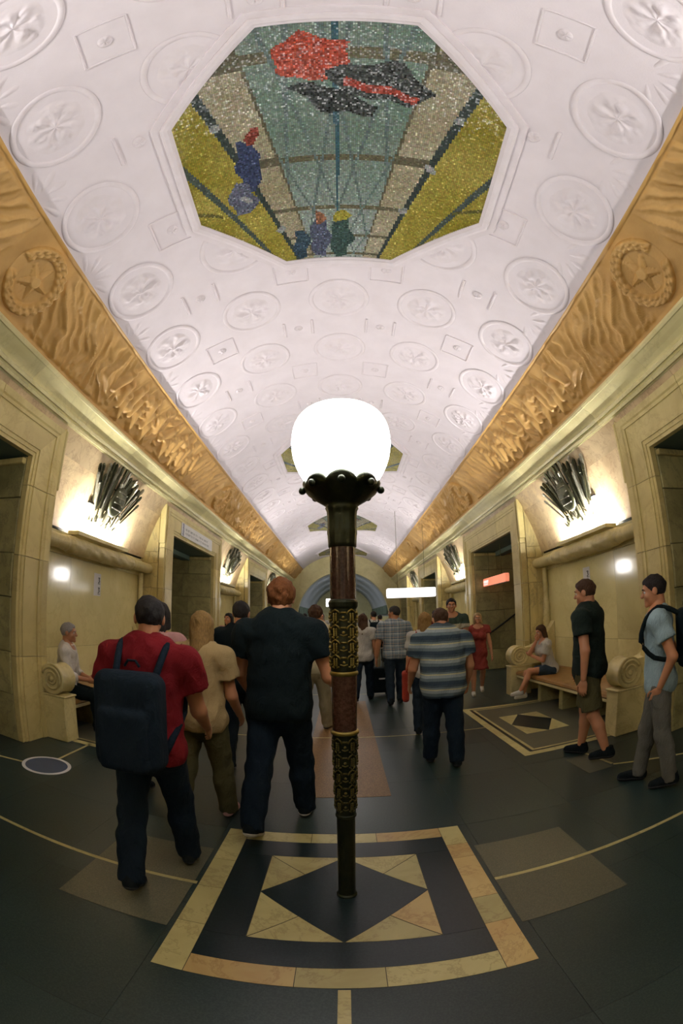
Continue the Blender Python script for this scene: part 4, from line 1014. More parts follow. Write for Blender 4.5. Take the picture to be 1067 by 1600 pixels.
# ------------------------------------------------------------------ people: implicit bodies turned into smooth surfaces
def surfnet(Fv, o, h):
    S = Fv < 0; nx, ny, nz = Fv.shape; sh = (nx-1, ny-1, nz-1)
    acc = np.zeros(sh+(3,), np.float32); cnt = np.zeros(sh, np.float32); ecross = []
    for ax in range(3):
        sl0 = [slice(None)]*3; sl1 = [slice(None)]*3; sl0[ax] = slice(0, -1); sl1[ax] = slice(1, None)
        a, b_ = Fv[tuple(sl0)], Fv[tuple(sl1)]; cr = S[tuple(sl0)] != S[tuple(sl1)]; ecross.append((cr, S[tuple(sl0)]))
        I_ = np.argwhere(cr); t = a[cr]/(a[cr]-b_[cr]); P = I_.astype(np.float32); P[:, ax] += t
        oth = [k for k in range(3) if k != ax]
        for d0 in (0, -1):
            for d1 in (0, -1):
                C = I_.copy(); C[:, oth[0]] += d0; C[:, oth[1]] += d1
                ok = ((C >= 0) & (C < np.array(sh))).all(1); C = C[ok]
                np.add.at(acc, (C[:, 0], C[:, 1], C[:, 2]), P[ok]); np.add.at(cnt, (C[:, 0], C[:, 1], C[:, 2]), 1)
    m = cnt > 0; idx = np.full(sh, -1, np.int64); idx[m] = np.arange(m.sum()); V = acc[m]/cnt[m][:, None]*h+np.array(o)
    F = []
    for ax in range(3):
        cr, s0 = ecross[ax]; I_ = np.argwhere(cr); sg = s0[cr]; oth = [k for k in range(3) if k != ax]
        ok = np.ones(len(I_), bool)
        for q in oth: ok &= (I_[:, q] > 0) & (I_[:, q] < Fv.shape[q]-1)
        I_, sg = I_[ok], sg[ok]; qs = []
        for d0, d1 in ((-1, -1), (0, -1), (0, 0), (-1, 0)):
            C = I_.copy(); C[:, oth[0]] += d0; C[:, oth[1]] += d1; qs.append(idx[C[:, 0], C[:, 1], C[:, 2]])
        Q4 = np.stack(qs, 1); fl = sg if ax != 1 else ~sg
        Q4[~fl] = Q4[~fl][:, ::-1]; F.append(Q4)
    return V, np.concatenate(F)
def d_cap(P, a, b_, ra, rb, flat=None):
    """tapered capsule; flat=(axis, factor) squeezes the section along that unit axis"""
    a = np.array(a, np.float32); b_ = np.array(b_, np.float32); ab = b_-a; q = P-a
    t = np.clip((q@ab)/max(1e-9, float(ab@ab)), 0, 1); r = q-t[..., None]*ab
    if flat is not None:
        ax = np.array(flat[0], np.float32); c = r@ax; r = r+(c*(1/flat[1]-1))[..., None]*ax
        return (np.sqrt((r*r).sum(-1))-(ra+(rb-ra)*t))*(0.5+0.5*flat[1])
    return np.sqrt((r*r).sum(-1))-(ra+(rb-ra)*t)
def d_ell(P, c, R):
    q = (P-np.array(c, np.float32))/np.array(R, np.float32); k = np.sqrt((q*q).sum(-1)); return (k-1)*min(R)
def smin(a, b_, k):
    h = np.clip(0.5+0.5*(b_-a)/k, 0, 1); return b_+(a-b_)*h-k*h*(1-h)
def gridpts(lo, hi, h):
    ax = [np.arange(lo[k], hi[k]+h, h, dtype=np.float32) for k in range(3)]
    return np.stack(np.meshgrid(*ax, indexing='ij'), -1)
def head_arr():
    P = gridpts((-0.11, -0.13, -0.155), (0.11, 0.14, 0.14), 0.0065)
    d = d_ell(P, (0, -0.012, 0.032), (0.076, 0.098, 0.086)); d = smin(d, d_ell(P, (0, 0.022, -0.045), (0.058, 0.066, 0.068)), 0.03)
    d = smin(d, d_cap(P, (-0.034, 0.078, 0.028), (0.034, 0.078, 0.028), 0.014, 0.014), 0.014)
    d = smin(d, d_cap(P, (0, 0.086, 0.018), (0, 0.105, -0.022), 0.009, 0.0155), 0.010)
    d = smin(d, d_ell(P, (0, 0.075, -0.094), (0.024, 0.020, 0.020)), 0.02)
    for s in (-1, 1):
        d = -smin(-d, d_ell(P, (s*0.033, 0.100, 0.006), (0.021, 0.020, 0.013)), 0.008)
        d = smin(d, d_ell(P, (s*0.042, 0.062, -0.028), (0.022, 0.020, 0.022)), 0.02)
        d = np.minimum(d, d_ell(P, (s*0.079, -0.008, 0.0), (0.012, 0.024, 0.034)))
    d = smin(d, d_cap(P, (-0.022, 0.083, -0.058), (0.022, 0.083, -0.058), 0.0085, 0.0085), 0.006)
    d = smin(d, d_cap(P, (-0.018, 0.082, -0.071), (0.018, 0.082, -0.071), 0.0090, 0.0090), 0.006)
    d = smin(d, d_cap(P, (0, -0.03, -0.03), (0, -0.035, -0.20), 0.056, 0.054), 0.02)
    return surfnet(d, (-0.11, -0.13, -0.155), 0.0065)
def hair_arr(style):
    lo, hi = (-0.15, -0.19, -0.36), (0.15, 0.12, 0.15); h = 0.009 if style in ('long', 'bob') else 0.0075
    if style in ('short', 'balding', 'curly'): lo = (-0.13, -0.15, -0.12)
    P = gridpts(lo, hi, h); nz = fbm(P*28, 2)-0.4
    R = (0.086, 0.110, 0.098) if style != 'curly' else (0.094, 0.118, 0.108)
    d = d_ell(P, (0, -0.012, 0.034), R)+nz*(0.022 if style != 'curly' else 0.04)
    pl = P[..., 1]*0.75-P[..., 2]*0.66-(0.010 if style != 'balding' else -0.030)+(nz+0.0)*0.03
    d = np.maximum(d, pl)
    if style in ('short', 'curly', 'balding'): d = np.maximum(d, -0.075-P[..., 2])
    if style == 'long':
        e = d_cap(P, (0, -0.045, 0.02), (0, -0.10, -0.27), 0.092, 0.070, ((0, 1, 0), 0.62))+nz*0.02
        for s in (-1, 1): e = smin(e, d_cap(P, (s*0.07, -0.01, 0.02), (s*0.085, -0.03, -0.24), 0.030, 0.022)+nz*0.015, 0.03)
        d = smin(d, e, 0.02)
    if style == 'bob':
        e = d_cap(P, (0, -0.045, 0.02), (0, -0.055, -0.12), 0.090, 0.080, ((0, 1, 0), 0.7))+nz*0.015
        for s in (-1, 1): e = smin(e, d_cap(P, (s*0.072, 0.005, 0.02), (s*0.082, 0.0, -0.10), 0.028, 0.026)+nz*0.012, 0.03)
        d = smin(d, e, 0.02)
    return surfnet(d, lo, h)
def hand_arr(kind):
    """right hand, wrist at the origin, fingers towards -z, palm facing -x, thumb towards +y"""
    P = gridpts((-0.075, -0.065, -0.215), (0.045, 0.095, 0.045), 0.0045)
    d = d_cap(P, (0, 0, 0.04), (0, 0.0, -0.03), 0.025, 0.026, ((1, 0, 0), 0.75))
    d = smin(d, d_cap(P, (0, 0.012, -0.035), (0, 0.014, -0.085), 0.030, 0.030, ((1, 0, 0), 0.42)), 0.02)
    d = smin(d, d_cap(P, (0, -0.014, -0.035), (0, -0.018, -0.082), 0.027, 0.025, ((1, 0, 0), 0.42)), 0.02)
    curl = 0.55 if kind == 'relaxed' else 1.35
    for i, (y, L, r) in enumerate(((0.033, 0.072, 0.0092), (0.011, 0.080, 0.0096), (-0.011, 0.074, 0.0092), (-0.031, 0.058, 0.0080))):
        p = np.array((0.002, y*0.95, -0.086 if i not in (0, 3) else -0.080)); a = 0.15+0.25*curl
        for k, f in enumerate((0.45, 0.32, 0.23)):
            q = p+L*f*np.array((-math.sin(a), (y*0.25)*(1-k*0.3), -math.cos(a))); d = smin(d, d_cap(P, p, q, r*(1-0.06*k), r*(0.97-0.10*k)), 0.005); p = q; a += curl*(0.75 if k == 0 else 0.55)
    p = np.array((-0.006, 0.028, -0.028)); q = p+np.array((-0.014, 0.030, -0.030)); r_ = q+np.array((-0.012*curl, 0.006, -0.030)); t = r_+np.array((-0.010*curl, -0.004, -0.022))
    d = smin(d, d_cap(P, p, q, 0.0165, 0.012), 0.010); d = smin(d, d_cap(P, q, r_, 0.0115, 0.0105), 0.005); d = smin(d, d_cap(P, r_, t, 0.0105, 0.0085), 0.004)
    return surfnet(d, (-0.075, -0.065, -0.215), 0.0045)
def shoe_arr(sole):
    """foot pointing +y, ankle above the origin, ground at z=0"""
    P = gridpts((-0.065, -0.10, -0.02), (0.065, 0.22, 0.14), 0.0075)
    d = d_cap(P, (0, -0.045, 0.045), (0.0, 0.15, 0.032), 0.043, 0.040, ((1, 0, 0), 0.95))
    d = smin(d, d_cap(P, (0, -0.02, 0.05), (0, -0.03, 0.105), 0.042, 0.041), 0.03); d = smin(d, d_cap(P, (0, 0.02, 0.07), (0, 0.10, 0.045), 0.034, 0.034), 0.03)
    z = P[..., 2]
    d = np.maximum(d-0.004, np.abs(z-0.014)-0.0125) if sole else np.maximum(np.maximum(d, 0.012-z), z-0.118)
    return surfnet(d, (-0.065, -0.10, -0.02), 0.0075)
HEAD = head_arr(); HAIR = {k: hair_arr(k) for k in ('short', 'long', 'bob', 'balding', 'curly')}
HAND = {k: hand_arr(k) for k in ('relaxed', 'grip')}; SHOE = {k: shoe_arr(k) for k in (False, True)}
SHOE_ME = {}
def Rx(a): c, s = math.cos(a), math.sin(a); return np.array(((1, 0, 0), (0, c, -s), (0, s, c)))
def Rz(a): c, s = math.cos(a), math.sin(a); return np.array(((c, -s, 0), (s, c, 0), (0, 0, 1)))
def basis(dz, fwd):
    """matrix whose -z axis is dz and whose y axis leans to fwd"""
    z = -np.array(dz, float); z /= np.linalg.norm(z); y = np.array(fwd, float); y -= z*(y@z); y /= np.linalg.norm(y)+1e-9; x = np.cross(y, z); return np.stack([x, y, z], 1)
def person(label, loc, face, H=1.72, female=False, build=1.0, lean=0.0, legs=((0, 0, 0.03), (0, 0, 0.03)), arms=((0.0, 0.15, 0.15, 0), (0.0, 0.15, 0.15, 0)), head=(0, 0), feet=(0, 0), sit=None,
           top=None, sleeve=0.55, bottom=None, leg_to='ankle', skirt=None, hair='short', hair_mat='hair_dark', skin_mat='skin_a', shoe='cloth_shoe', sole='rubber_dark', shoes=True, collar=False, res=0.016, face_detail=True, hands='relaxed', bag=None, hem=0.05, wide=1.0, group=None):
    """arms/legs: (right, left); leg = (hip forward, knee bend, spread); arm = (shoulder forward, out, elbow bend, forearm inwards)"""
    root = empty('person', (loc[0], loc[1], 0), rad(face)-math.pi/2); tag(root, label, 'person', group)
    k = H; s_ = H/1.72; hw = (0.052 if not female else 0.056)*k; sw = (0.118 if not female else 0.104)*k*build**0.5
    J = {}; pel = np.array((0, 0, 0.525*k)); L1, L2 = 0.245*k, 0.240*k
    u = np.array((0, math.sin(lean), math.cos(lean))); J['pel'] = pel
    for i, sg in enumerate((1, -1)):
        a, kb, sp = legs[i]; hip = pel+np.array((sg*hw, 0, -0.005*k)); d = np.array((sg*math.sin(sp), math.sin(a)*math.cos(sp), -math.cos(a)*math.cos(sp))); kn = hip+L1*d
        b2 = a-kb; d2 = np.array((sg*math.sin(sp)*0.3, math.sin(b2), -math.cos(b2))); an = kn+L2*d2; J['hip', i], J['kn', i], J['an', i] = hip, kn, an
    if sit is None:
        low = min(J['an', i][2]-(0.0 if feet[i] == 0 else 0.045*s_*abs(math.sin(feet[i]))*0) for i in (0, 1)); dz = 0.062*s_-low
        lo2 = []
        for i in (0, 1):
            tip = J['an', i]+Rx(feet[i])@np.array((0, 0.17*s_, -0.062*s_)); heel = J['an', i]+Rx(feet[i])@np.array((0, -0.06*s_, -0.062*s_)); lo2 += [tip[2], heel[2]]
        dz = -min(lo2)
    else: dz = sit-pel[2]
    for q in list(J): J[q] = J[q]+np.array((0, 0, dz))
    pel = J['pel']; nb = pel+u*0.300*k; J['nb'] = nb
    for i, sg in enumerate((1, -1)):
        sh = nb+np.array((sg*sw, 0, 0))-u*0.012*k
        if arms[i][0] == 'to':                                  # reach for a point given in the person's own frame
            T = np.array(arms[i][1], float); v = T-sh; D = min(np.linalg.norm(v), 0.326*k); v = v/np.linalg.norm(v); l1, l2 = 0.178*k, 0.150*k; c_ = (l1*l1+D*D-l2*l2)/(2*D); hh = math.sqrt(max(0, l1*l1-c_*c_)); pole = np.array(arms[i][2] if len(arms[i]) > 2 else (sg*0.5, -0.4, -1.0)); pole = pole-v*(pole@v); pole /= np.linalg.norm(pole)
            J['sh', i], J['el', i], J['wr', i] = sh, sh+v*c_+pole*hh, sh+v*D; continue
        a, ab, eb, tw = arms[i]; d = np.array((sg*math.sin(ab), math.sin(a)*math.cos(ab), -math.cos(a)*math.cos(ab)))
        el = sh+0.178*k*d; b2 = a+eb; d2 = np.array((-sg*math.sin(tw)+sg*math.sin(ab)*0.6, math.sin(b2)*math.cos(tw), -math.cos(b2)*math.cos(tw))); d2 /= np.linalg.norm(d2); wr = el+0.150*k*d2
        J['sh', i], J['el', i], J['wr', i] = sh, el, wr
    hd = nb+u*0.045*k+np.array((0, 0.012*k, 0.070*k))+np.array((0, 0.06*math.sin(-head[1]), 0)); HR = Rz(head[0])@Rx(head[1]-lean*0.4)
    f = build
    def torso(P, g):
        d = d_cap(P, pel+u*0.02*k, pel+u*0.17*k, (0.092 if female else 0.088)*k*f+g, (0.080 if female else 0.088)*k*f+g, ((0, 1, 0), 0.74*(f**0.5)))
        d = smin(d, d_cap(P, pel+u*0.17*k, pel+u*0.26*k, 0.086*k*f+g, (0.090 if female else 0.102)*k*f**0.7+g, ((0, 1, 0), 0.68)), 0.04)
        for i in (0, 1): d = smin(d, d_cap(P, nb-u*0.03*k, J['sh', i]-u*0.005*k, 0.046*k+g, 0.036*k+g), 0.045)
        if female:
            for sg in (-1, 1): d = smin(d, d_ell(P, pel+u*0.205*k+np.array((sg*0.042*k, 0.062*k, 0)), (0.04*k+g, 0.036*k+g, 0.04*k+g)), 0.03)
        return d
    def hips(P, g):
        d = d_cap(P, pel+np.array((-hw*0.6, -0.01*k, 0.0)), pel+np.array((hw*0.6, -0.01*k, 0.0)), 0.070*k*f**0.6+g, 0.070*k*f**0.6+g)
        return smin(d, d_cap(P, pel, pel+u*0.07*k, 0.086*k*f+g, 0.083*k*f+g, ((0, 1, 0), 0.76)), 0.03)
    fl = f**0.5
    def leg(P, i, g, lo=0.0, kk=0.03):
        d = d_cap(P, J['hip', i], J['kn', i], 0.050*k*fl*(1.05 if female else 1)+g, 0.033*k*fl+g)
        c1_ = J['kn', i]+(J['an', i]-J['kn', i])*0.32-np.array((0, 0.008*k, 0))
        e = smin(d_cap(P, J['kn', i], c1_, 0.032*k*fl+g, 0.0335*k*fl+g), d_cap(P, c1_, J['an', i], 0.0335*k*fl+g, 0.0215*k+g+lo), 0.02); return smin(d, e, kk)
    def arm(P, i, g):
        d = d_cap(P, J['sh', i], J['el', i], 0.0315*k*fl+g, 0.0245*k*fl+g); return smin(d, d_cap(P, J['el', i], J['wr', i], 0.0255*k*fl+g, 0.0165*k+g), 0.02)
    def bounds(pts, pad):
        A_ = np.array(pts); return A_.min(0)-pad, A_.max(0)+pad
    # body
    allp = [J['an', 0], J['an', 1], J['kn', 0], J['kn', 1], J['hip', 0], J['hip', 1], nb, hd-np.array((0, 0, 0.06)), J['sh', 0], J['sh', 1], J['el', 0], J['el', 1], J['wr', 0], J['wr', 1], pel]
    lo, hi = bounds(allp, 0.115*k); P = gridpts(lo, hi, res*1.15); d = smin(torso(P, 0), hips(P, 0), 0.04)
    for i in (0, 1): d = smin(d, leg(P, i, 0), 0.025); d = smin(d, arm(P, i, 0), 0.02)
    d = smin(d, d_cap(P, nb-u*0.02*k, hd-np.array((0, 0.02*k, 0.03*k)), 0.037*k, 0.031*k), 0.025)
    parts = [surfnet(d, lo, res*1.15)]
    hs = s_*(1.0 if not female else 0.95)
    parts.append((HEAD[0]*hs@HR.T+hd, HEAD[1]))
    for i, sg in enumerate((1, -1)):
        dd = J['wr', i]-J['el', i]; B = basis(dd, (0.0, 1, 0.35) if abs(dd[1]) < 0.8*np.linalg.norm(dd) else (0, 0, 1)); Vh = HAND[hands][0]*s_*(1 if not female else 0.9)
        if sg < 0: Vh = Vh*np.array((-1, 1, 1)); Fh = HAND[hands][1][:, ::-1]
        else: Fh = HAND[hands][1]
        parts.append((Vh@B.T+J['wr', i]+dd/np.linalg.norm(dd)*0.012, Fh))
    V = []; F = []; n = 0
    for v, ff in parts: V.append(v); F.append(ff+n); n += len(v)
    obj('body', mesh('body', np.concatenate(V), np.concatenate(F), True), skin_mat, root)
    def folds(P, amp): return 1.35*amp*(np.sin(P[..., 2]*34+np.sin(P[..., 0]*21+P[..., 1]*13)*2.2)*np.sin(P[..., 0]*15+P[..., 2]*9)*0.6+(vnoise(P*19+H*50)-0.5)*1.4)
    if bottom:
        g = 0.013*wide; pts = [J[q, i] for q in ('hip', 'kn', 'an') for i in (0, 1)]+[pel+u*0.1*k]; lo, hi = bounds(pts, 0.135*k*f**0.5); P = gridpts(lo, hi, res); d = hips(P, g)
        for i in (0, 1):
            e = leg(P, i, g+0.004, 0.012*wide)
            if leg_to != 'ankle':
                t = {'knee': 0.92, 'mid': 0.62}.get(leg_to)
                if leg_to == 'calf': q0 = J['kn', i]+(J['an', i]-J['kn', i])*0.5; nn = (J['an', i]-J['kn', i])
                else: q0 = J['hip', i]+(J['kn', i]-J['hip', i])*t; nn = (J['kn', i]-J['hip', i]); e = np.minimum(e, d_cap(P, J['hip', i], J['kn', i], 0.056*k*fl+g, 0.046*k*fl+g))
            else: q0 = J['an', i]+(J['an', i]-J['kn', i])*0.04; nn = (J['an', i]-J['kn', i])
            e = np.maximum(e, (P-q0)@(nn/np.linalg.norm(nn)))
            d = smin(d, e, 0.02)
        d = np.maximum(d, (P-(pel+u*0.075*k))@u)+folds(P, 0.005); obj('shorts' if leg_to in ('knee', 'mid') else 'trousers', mesh('trousers', *surfnet(d, lo, res), True), bottom, root)
    if top:
        g = 0.017*wide; pts = [J['sh', 0], J['sh', 1], J['el', 0], J['el', 1], pel-u*0.06*k, nb]+([J['wr', 0], J['wr', 1]] if sleeve > 1 else []); lo, hi = bounds(pts, 0.145*k*f**0.6)
        if skirt: lo[2] = min(lo[2], pel[2]-skirt*k-0.05)
        P = gridpts(lo, hi, res); d = smin(torso(P, g), hips(P, g+0.004), 0.04)
        if skirt:
            e = d_cap(P, pel+u*0.05*k, pel+np.array((0, 0.0, -skirt*k-0.05)), 0.075*k+g, 0.125*k+g, ((0, 1, 0), 0.8)); e = np.maximum(e, pel[2]-skirt*k-P[..., 2]); d = smin(d, e+folds(P, 0.008), 0.03)
        else: d = np.maximum(d, (P-(pel-u*hem*k))@(-u))
        for i in (0, 1):
            if sleeve <= 0: continue
            if sleeve <= 1: q0 = J['sh', i]+(J['el', i]-J['sh', i])*sleeve; nn = J['el', i]-J['sh', i]; e = d_cap(P, J['sh', i], J['el', i], 0.038*k*fl+g, 0.040*k*fl+g)
            else: q0 = J['el', i]+(J['wr', i]-J['el', i])*(sleeve-1); nn = J['wr', i]-J['el', i]; e = arm(P, i, g+0.003)
            e = np.maximum(e, (P-q0)@(nn/np.linalg.norm(nn))); d = smin(d, e, 0.022)
        d = np.maximum(d, 0.062*k-np.sqrt(((P-(nb+u*0.035*k+np.array((0, 0.02*k, 0))))**2).sum(-1)))+folds(P, 0.006)
        obj('dress' if skirt else 'shirt', mesh('shirt', *surfnet(d, lo, res), True), top, root)
    if collar:
        c_ = nb+u*0.030*k; pts = []
        for q in range(13):
            t = rad(-60+q*25); pts.append(c_+np.array((0.046*k*math.cos(t+math.pi/2+rad(150)), 0.006*k+0.044*k*math.sin(t+math.pi/2+rad(150)), -0.012*k*math.cos(t+rad(150))*0-0.010*k*(1 if q in (0, 12) else 0))))
        V_, F_ = tube(pts, [0.010]*13, 8); obj('collar', mesh('collar', V_, F_, True), top, root)
        obj('button_placket', mesh('button_placket', *tube([pel+u*z_*k+np.array((0, y_*k, 0)) for z_, y_ in ((0.27, 0.080), (0.20, 0.092), (0.12, 0.090), (0.05, 0.088))], [0.010]*4, 6), True), top, root)
    if hair: obj('hair', mesh('hair', HAIR[hair][0]*hs@HR.T+hd, HAIR[hair][1], True), hair_mat, root)
    if face_detail:
        for sg in (-1, 1):
            c = np.array((sg*0.033, 0.0755, 0.007))*hs
            e = obj('eye', MB().sphere((0, 0, 0), 0.0125*hs, 10, 8).me('eye', True), 'eye_white', root, tuple(HR@c+hd))
            obj('iris', MB().sphere(tuple(HR@np.array((0, 0.0085*hs, 0))), 0.0062*hs, 8, 6).me('iris', True), 'eye_iris', e)
            V_, F_ = tube([HR@(np.array((sg*x, y, z))*hs)+hd for x, y, z in ((0.014, 0.094, 0.028), (0.034, 0.091, 0.034), (0.052, 0.078, 0.027))], [0.004*hs, 0.005*hs, 0.003*hs], 6); obj('eyebrow', mesh('eyebrow', V_, F_), hair_mat, root)
    if shoes:
        for i in (0, 1):
            Rf = Rx(feet[i]); A_ = J['an', i]; B = Matrix.Translation(Vector(A_)) @ Matrix(Rf.tolist()).to_4x4() @ Matrix.Scale(s_*(1 if not female else 0.92), 4) @ Matrix.Translation((0, 0, -0.062))
            for nm in (False, True):
                key = (nm, shoe if not nm else sole)
                if key not in SHOE_ME: SHOE_ME[key] = mesh('sole' if nm else 'shoe', SHOE[nm][0], SHOE[nm][1], True)
                if not nm: so = obj('shoe', SHOE_ME[key], shoe, root, mw=B)
                else: obj('sole', SHOE_ME[key], sole, so)
    J['head'] = hd; J['u'] = u
    def world(p): R_ = Rz(rad(face)-math.pi/2); return tuple(R_@np.array(p)+np.array((loc[0], loc[1], 0)))
    J['world'] = world; J['k'] = k; J['face'] = face; J['f'] = f; J['sw'] = sw
    return root, J
def backpack(root_J, label, mat, size=(0.30, 0.16, 0.44), strap=None, drop=0.0):
    """a pack on the wearer's back with two straps over the shoulders"""
    root, J = root_J; k, u = J['k'], J['u']; r = empty('backpack', root.location, root.rotation_euler[2]); tag(r, label, 'backpack')
    c = J['pel']+u*(0.19*k-drop)+np.array((0, -0.083*k*J['f']**0.8-size[1]/2-0.02, 0)); n = 14
    V = []; F = []; nu, nv = 14, 18
    P = gridpts((-size[0]/2-0.06, -size[1]/2-0.06, -size[2]/2-0.06), (size[0]/2+0.06, size[1]/2+0.06, size[2]/2+0.06), 0.014)
    q = np.abs(P)-np.array(size)/2+np.array((0.07, 0.06, 0.09)); d = np.sqrt((np.maximum(q, 0)**2).sum(-1))+np.minimum(q.max(-1), 0)-0.068
    q2 = np.abs(P-np.array((0, -size[1]/2+0.0, -size[2]*0.15)))-np.array((size[0]*0.36, 0.045, size[2]*0.28))+0.03; d = smin(d, np.sqrt((np.maximum(q2, 0)**2).sum(-1))+np.minimum(q2.max(-1), 0)-0.03, 0.012)
    v, ff = surfnet(d+0.006*(vnoise(P*14)-0.5), (-size[0]/2-0.06, -size[1]/2-0.06, -size[2]/2-0.06), 0.014)
    a = math.atan2(u[1], u[2]); R_ = Rx(-a)
    obj('pack', mesh('pack', v@R_.T+c, ff, True), mat, r)
    for sg in (-1, 1):
        x = sg*J['sw']*0.62; nb = J['nb']; g = 0.022
        pts = [c+np.array((x*0.8, size[1]/2-0.03, size[2]*0.36)), nb+np.array((x, -0.055*k, 0.030*k)), nb+np.array((x, 0.0, 0.048*k)), nb+np.array((x*1.02, 0.062*k, 0.0)), J['pel']+u*0.20*k+np.array((x*1.15, 0.098*k*J['f']**0.6, 0)), J['pel']+u*0.12*k+np.array((sg*0.108*k*J['f'], 0.03*k, 0)), c+np.array((sg*size[0]*0.42, size[1]/2-0.03, -size[2]*0.32))]
        fine = []
        for i in range(len(pts)-1):
            for t in (0, 0.34, 0.67): fine.append(pts[i]*(1-t)+pts[i+1]*t)
        fine.append(pts[-1]); fine = [np.array(p) for p in fine]; sm = [fine[0]]+[(fine[i-1]+2*fine[i]+fine[i+1])/4 for i in range(1, len(fine)-1)]+[fine[-1]]
        V_, F_ = tube(sm, [0.019]*len(sm), 8); obj('strap', mesh('strap', V_, F_, True), strap or mat, r)
    h0 = c+u*(size[2]/2-0.005); V_, F_ = tube([h0+np.array((-0.04, 0.03, 0)), h0+np.array((-0.02, 0.03, 0.03)), h0+np.array((0.02, 0.03, 0.03)), h0+np.array((0.04, 0.03, 0))], [0.007]*4, 6); obj('handle', mesh('handle', V_, F_), mat, r)
    return r
def shoulder_bag(root_J, label, mat, side=0, size=(0.10, 0.30, 0.26), drop=0.10):
    root, J = root_J; k, u = J['k'], J['u']; sg = 1 if side == 0 else -1; r = empty('handbag', root.location, root.rotation_euler[2]); tag(r, label, 'bag')
    c = J['pel']+np.array((sg*(0.125*k*J['f']+size[0]/2+0.015), 0.0, -drop*k)); P = gridpts(np.array(size)*-0.5-0.04, np.array(size)*0.5+0.04, 0.013)
    q = np.abs(P)-np.array(size)/2+0.04; d = np.sqrt((np.maximum(q, 0)**2).sum(-1))+np.minimum(q.max(-1), 0)-0.04+0.006*(vnoise(P*16)-0.5)
    v, ff = surfnet(d, np.array(size)*-0.5-0.04, 0.013); obj('pouch', mesh('pouch', v+c, ff, True), mat, r)
    sh = J['sh', side]+np.array((-sg*0.03*k, 0, 0.050*k))
    pts = [c+np.array((0, -size[1]*0.38, size[2]*0.42)), J['pel']+u*0.14*k+np.array((sg*0.120*k*J['f'], -0.075*k, 0)), sh+np.array((0, -0.05*k, -0.01*k)), sh, sh+np.array((0, 0.05*k, -0.015*k)), J['pel']+u*0.14*k+np.array((sg*0.120*k*J['f'], 0.085*k, 0)), c+np.array((0, size[1]*0.38, size[2]*0.42))]
    V_, F_ = tube(pts, [0.010]*7, 8); obj('strap', mesh('strap', V_, F_, True), mat, r); return r
fabric('cloth_white', (0.50, 0.49, 0.43)); fabric('cloth_shoe', (0.006, 0.010, 0.012)); fabric('cloth_shirt_white', (0.66, 0.63, 0.56)); fabric('cloth_navy', (0.007, 0.015, 0.025)); fabric('cloth_jeans', (0.012, 0.022, 0.034)); fabric('cloth_black', (0.005, 0.011, 0.013))
fabric('cloth_red', (0.17, 0.010, 0.015)); fabric('cloth_dress', (0.27, 0.050, 0.040)); fabric('cloth_pink', (0.52, 0.28, 0.26)); fabric('cloth_beige', (0.40, 0.29, 0.135)); fabric('cloth_olive', (0.085, 0.078, 0.034)); fabric('cloth_cream', (0.50, 0.45, 0.29)); fabric('cloth_khaki', (0.30, 0.26, 0.15))
fabric('cloth_blue', (0.30, 0.42, 0.46)); fabric('cloth_grey', (0.135, 0.135, 0.115)); fabric('cloth_green', (0.014, 0.024, 0.020)); fabric('cloth_denim_short', (0.035, 0.055, 0.075)); fabric('cloth_teal', (0.08, 0.14, 0.16)); fabric('cloth_bag_red', (0.34, 0.045, 0.025)); fabric('cloth_maroon', (0.10, 0.018, 0.022))
fabric('cloth_stripes', (0.3, 0.3, 0.3), [(0.0, (0.035, 0.055, 0.075)), (0.26, (0.12, 0.16, 0.17)), (0.46, (0.28, 0.33, 0.33)), (0.66, (0.50, 0.47, 0.28)), (0.74, (0.16, 0.20, 0.20)), (0.86, (0.06, 0.085, 0.10))], 'stripes', scale=6.6)
fabric('cloth_plaid', (0.3, 0.3, 0.3), [(0.0, (0.20, 0.26, 0.30)), (0.3, (0.42, 0.46, 0.46)), (0.5, (0.10, 0.15, 0.20)), (0.72, (0.34, 0.30, 0.26)), (0.86, (0.14, 0.20, 0.25))], 'plaid', scale=9.5)
fabric('cloth_print', (0.3, 0.3, 0.3), [(0.0, (0.045, 0.07, 0.06)), (0.18, (0.32, 0.17, 0.075)), (0.52, (0.46, 0.44, 0.34)), (0.70, (0.045, 0.07, 0.055))], 'print', scale=1.90)
FINE, MID, FAR = 0.0125, 0.016, 0.024
# --- seated people
person('grey-haired man in a white shirt and dark trousers sitting on the marble bench', (-3.42, 4.66), 24, 1.72, legs=((1.50, 1.45, 0.10), (1.42, 1.5, 0.14)), arms=(('to', (0.09, 0.30, 0.70)), ('to', (-0.05, 0.31, 0.70))), lean=0.06, head=(-0.05, 0.02), sit=0.545,
       top='cloth_shirt_white', sleeve=1.45, collar=True, bottom='cloth_black', hair='short', hair_mat='hair_grey', skin_mat='skin_b', res=FINE)
person('girl in a white shirt and blue shorts sitting on the bench, chin on hand', (3.40, 6.78), 176, 1.60, True, 0.92, legs=((1.50, 1.35, 0.02), (1.62, 1.15, -0.10)), arms=(('to', (0.02, 0.245, 1.03), (0.3, 0.6, -1)), ('to', (0.08, 0.30, 0.78), (-0.6, -0.3, -1))), lean=0.24, head=(0.15, -0.22), sit=0.535,
       top='cloth_white', sleeve=0.6, bottom='cloth_denim_short', leg_to='mid', hair='bob', hair_mat='hair_brown', skin_mat='skin_a', shoe='rubber_white', sole='rubber_white', res=FINE)
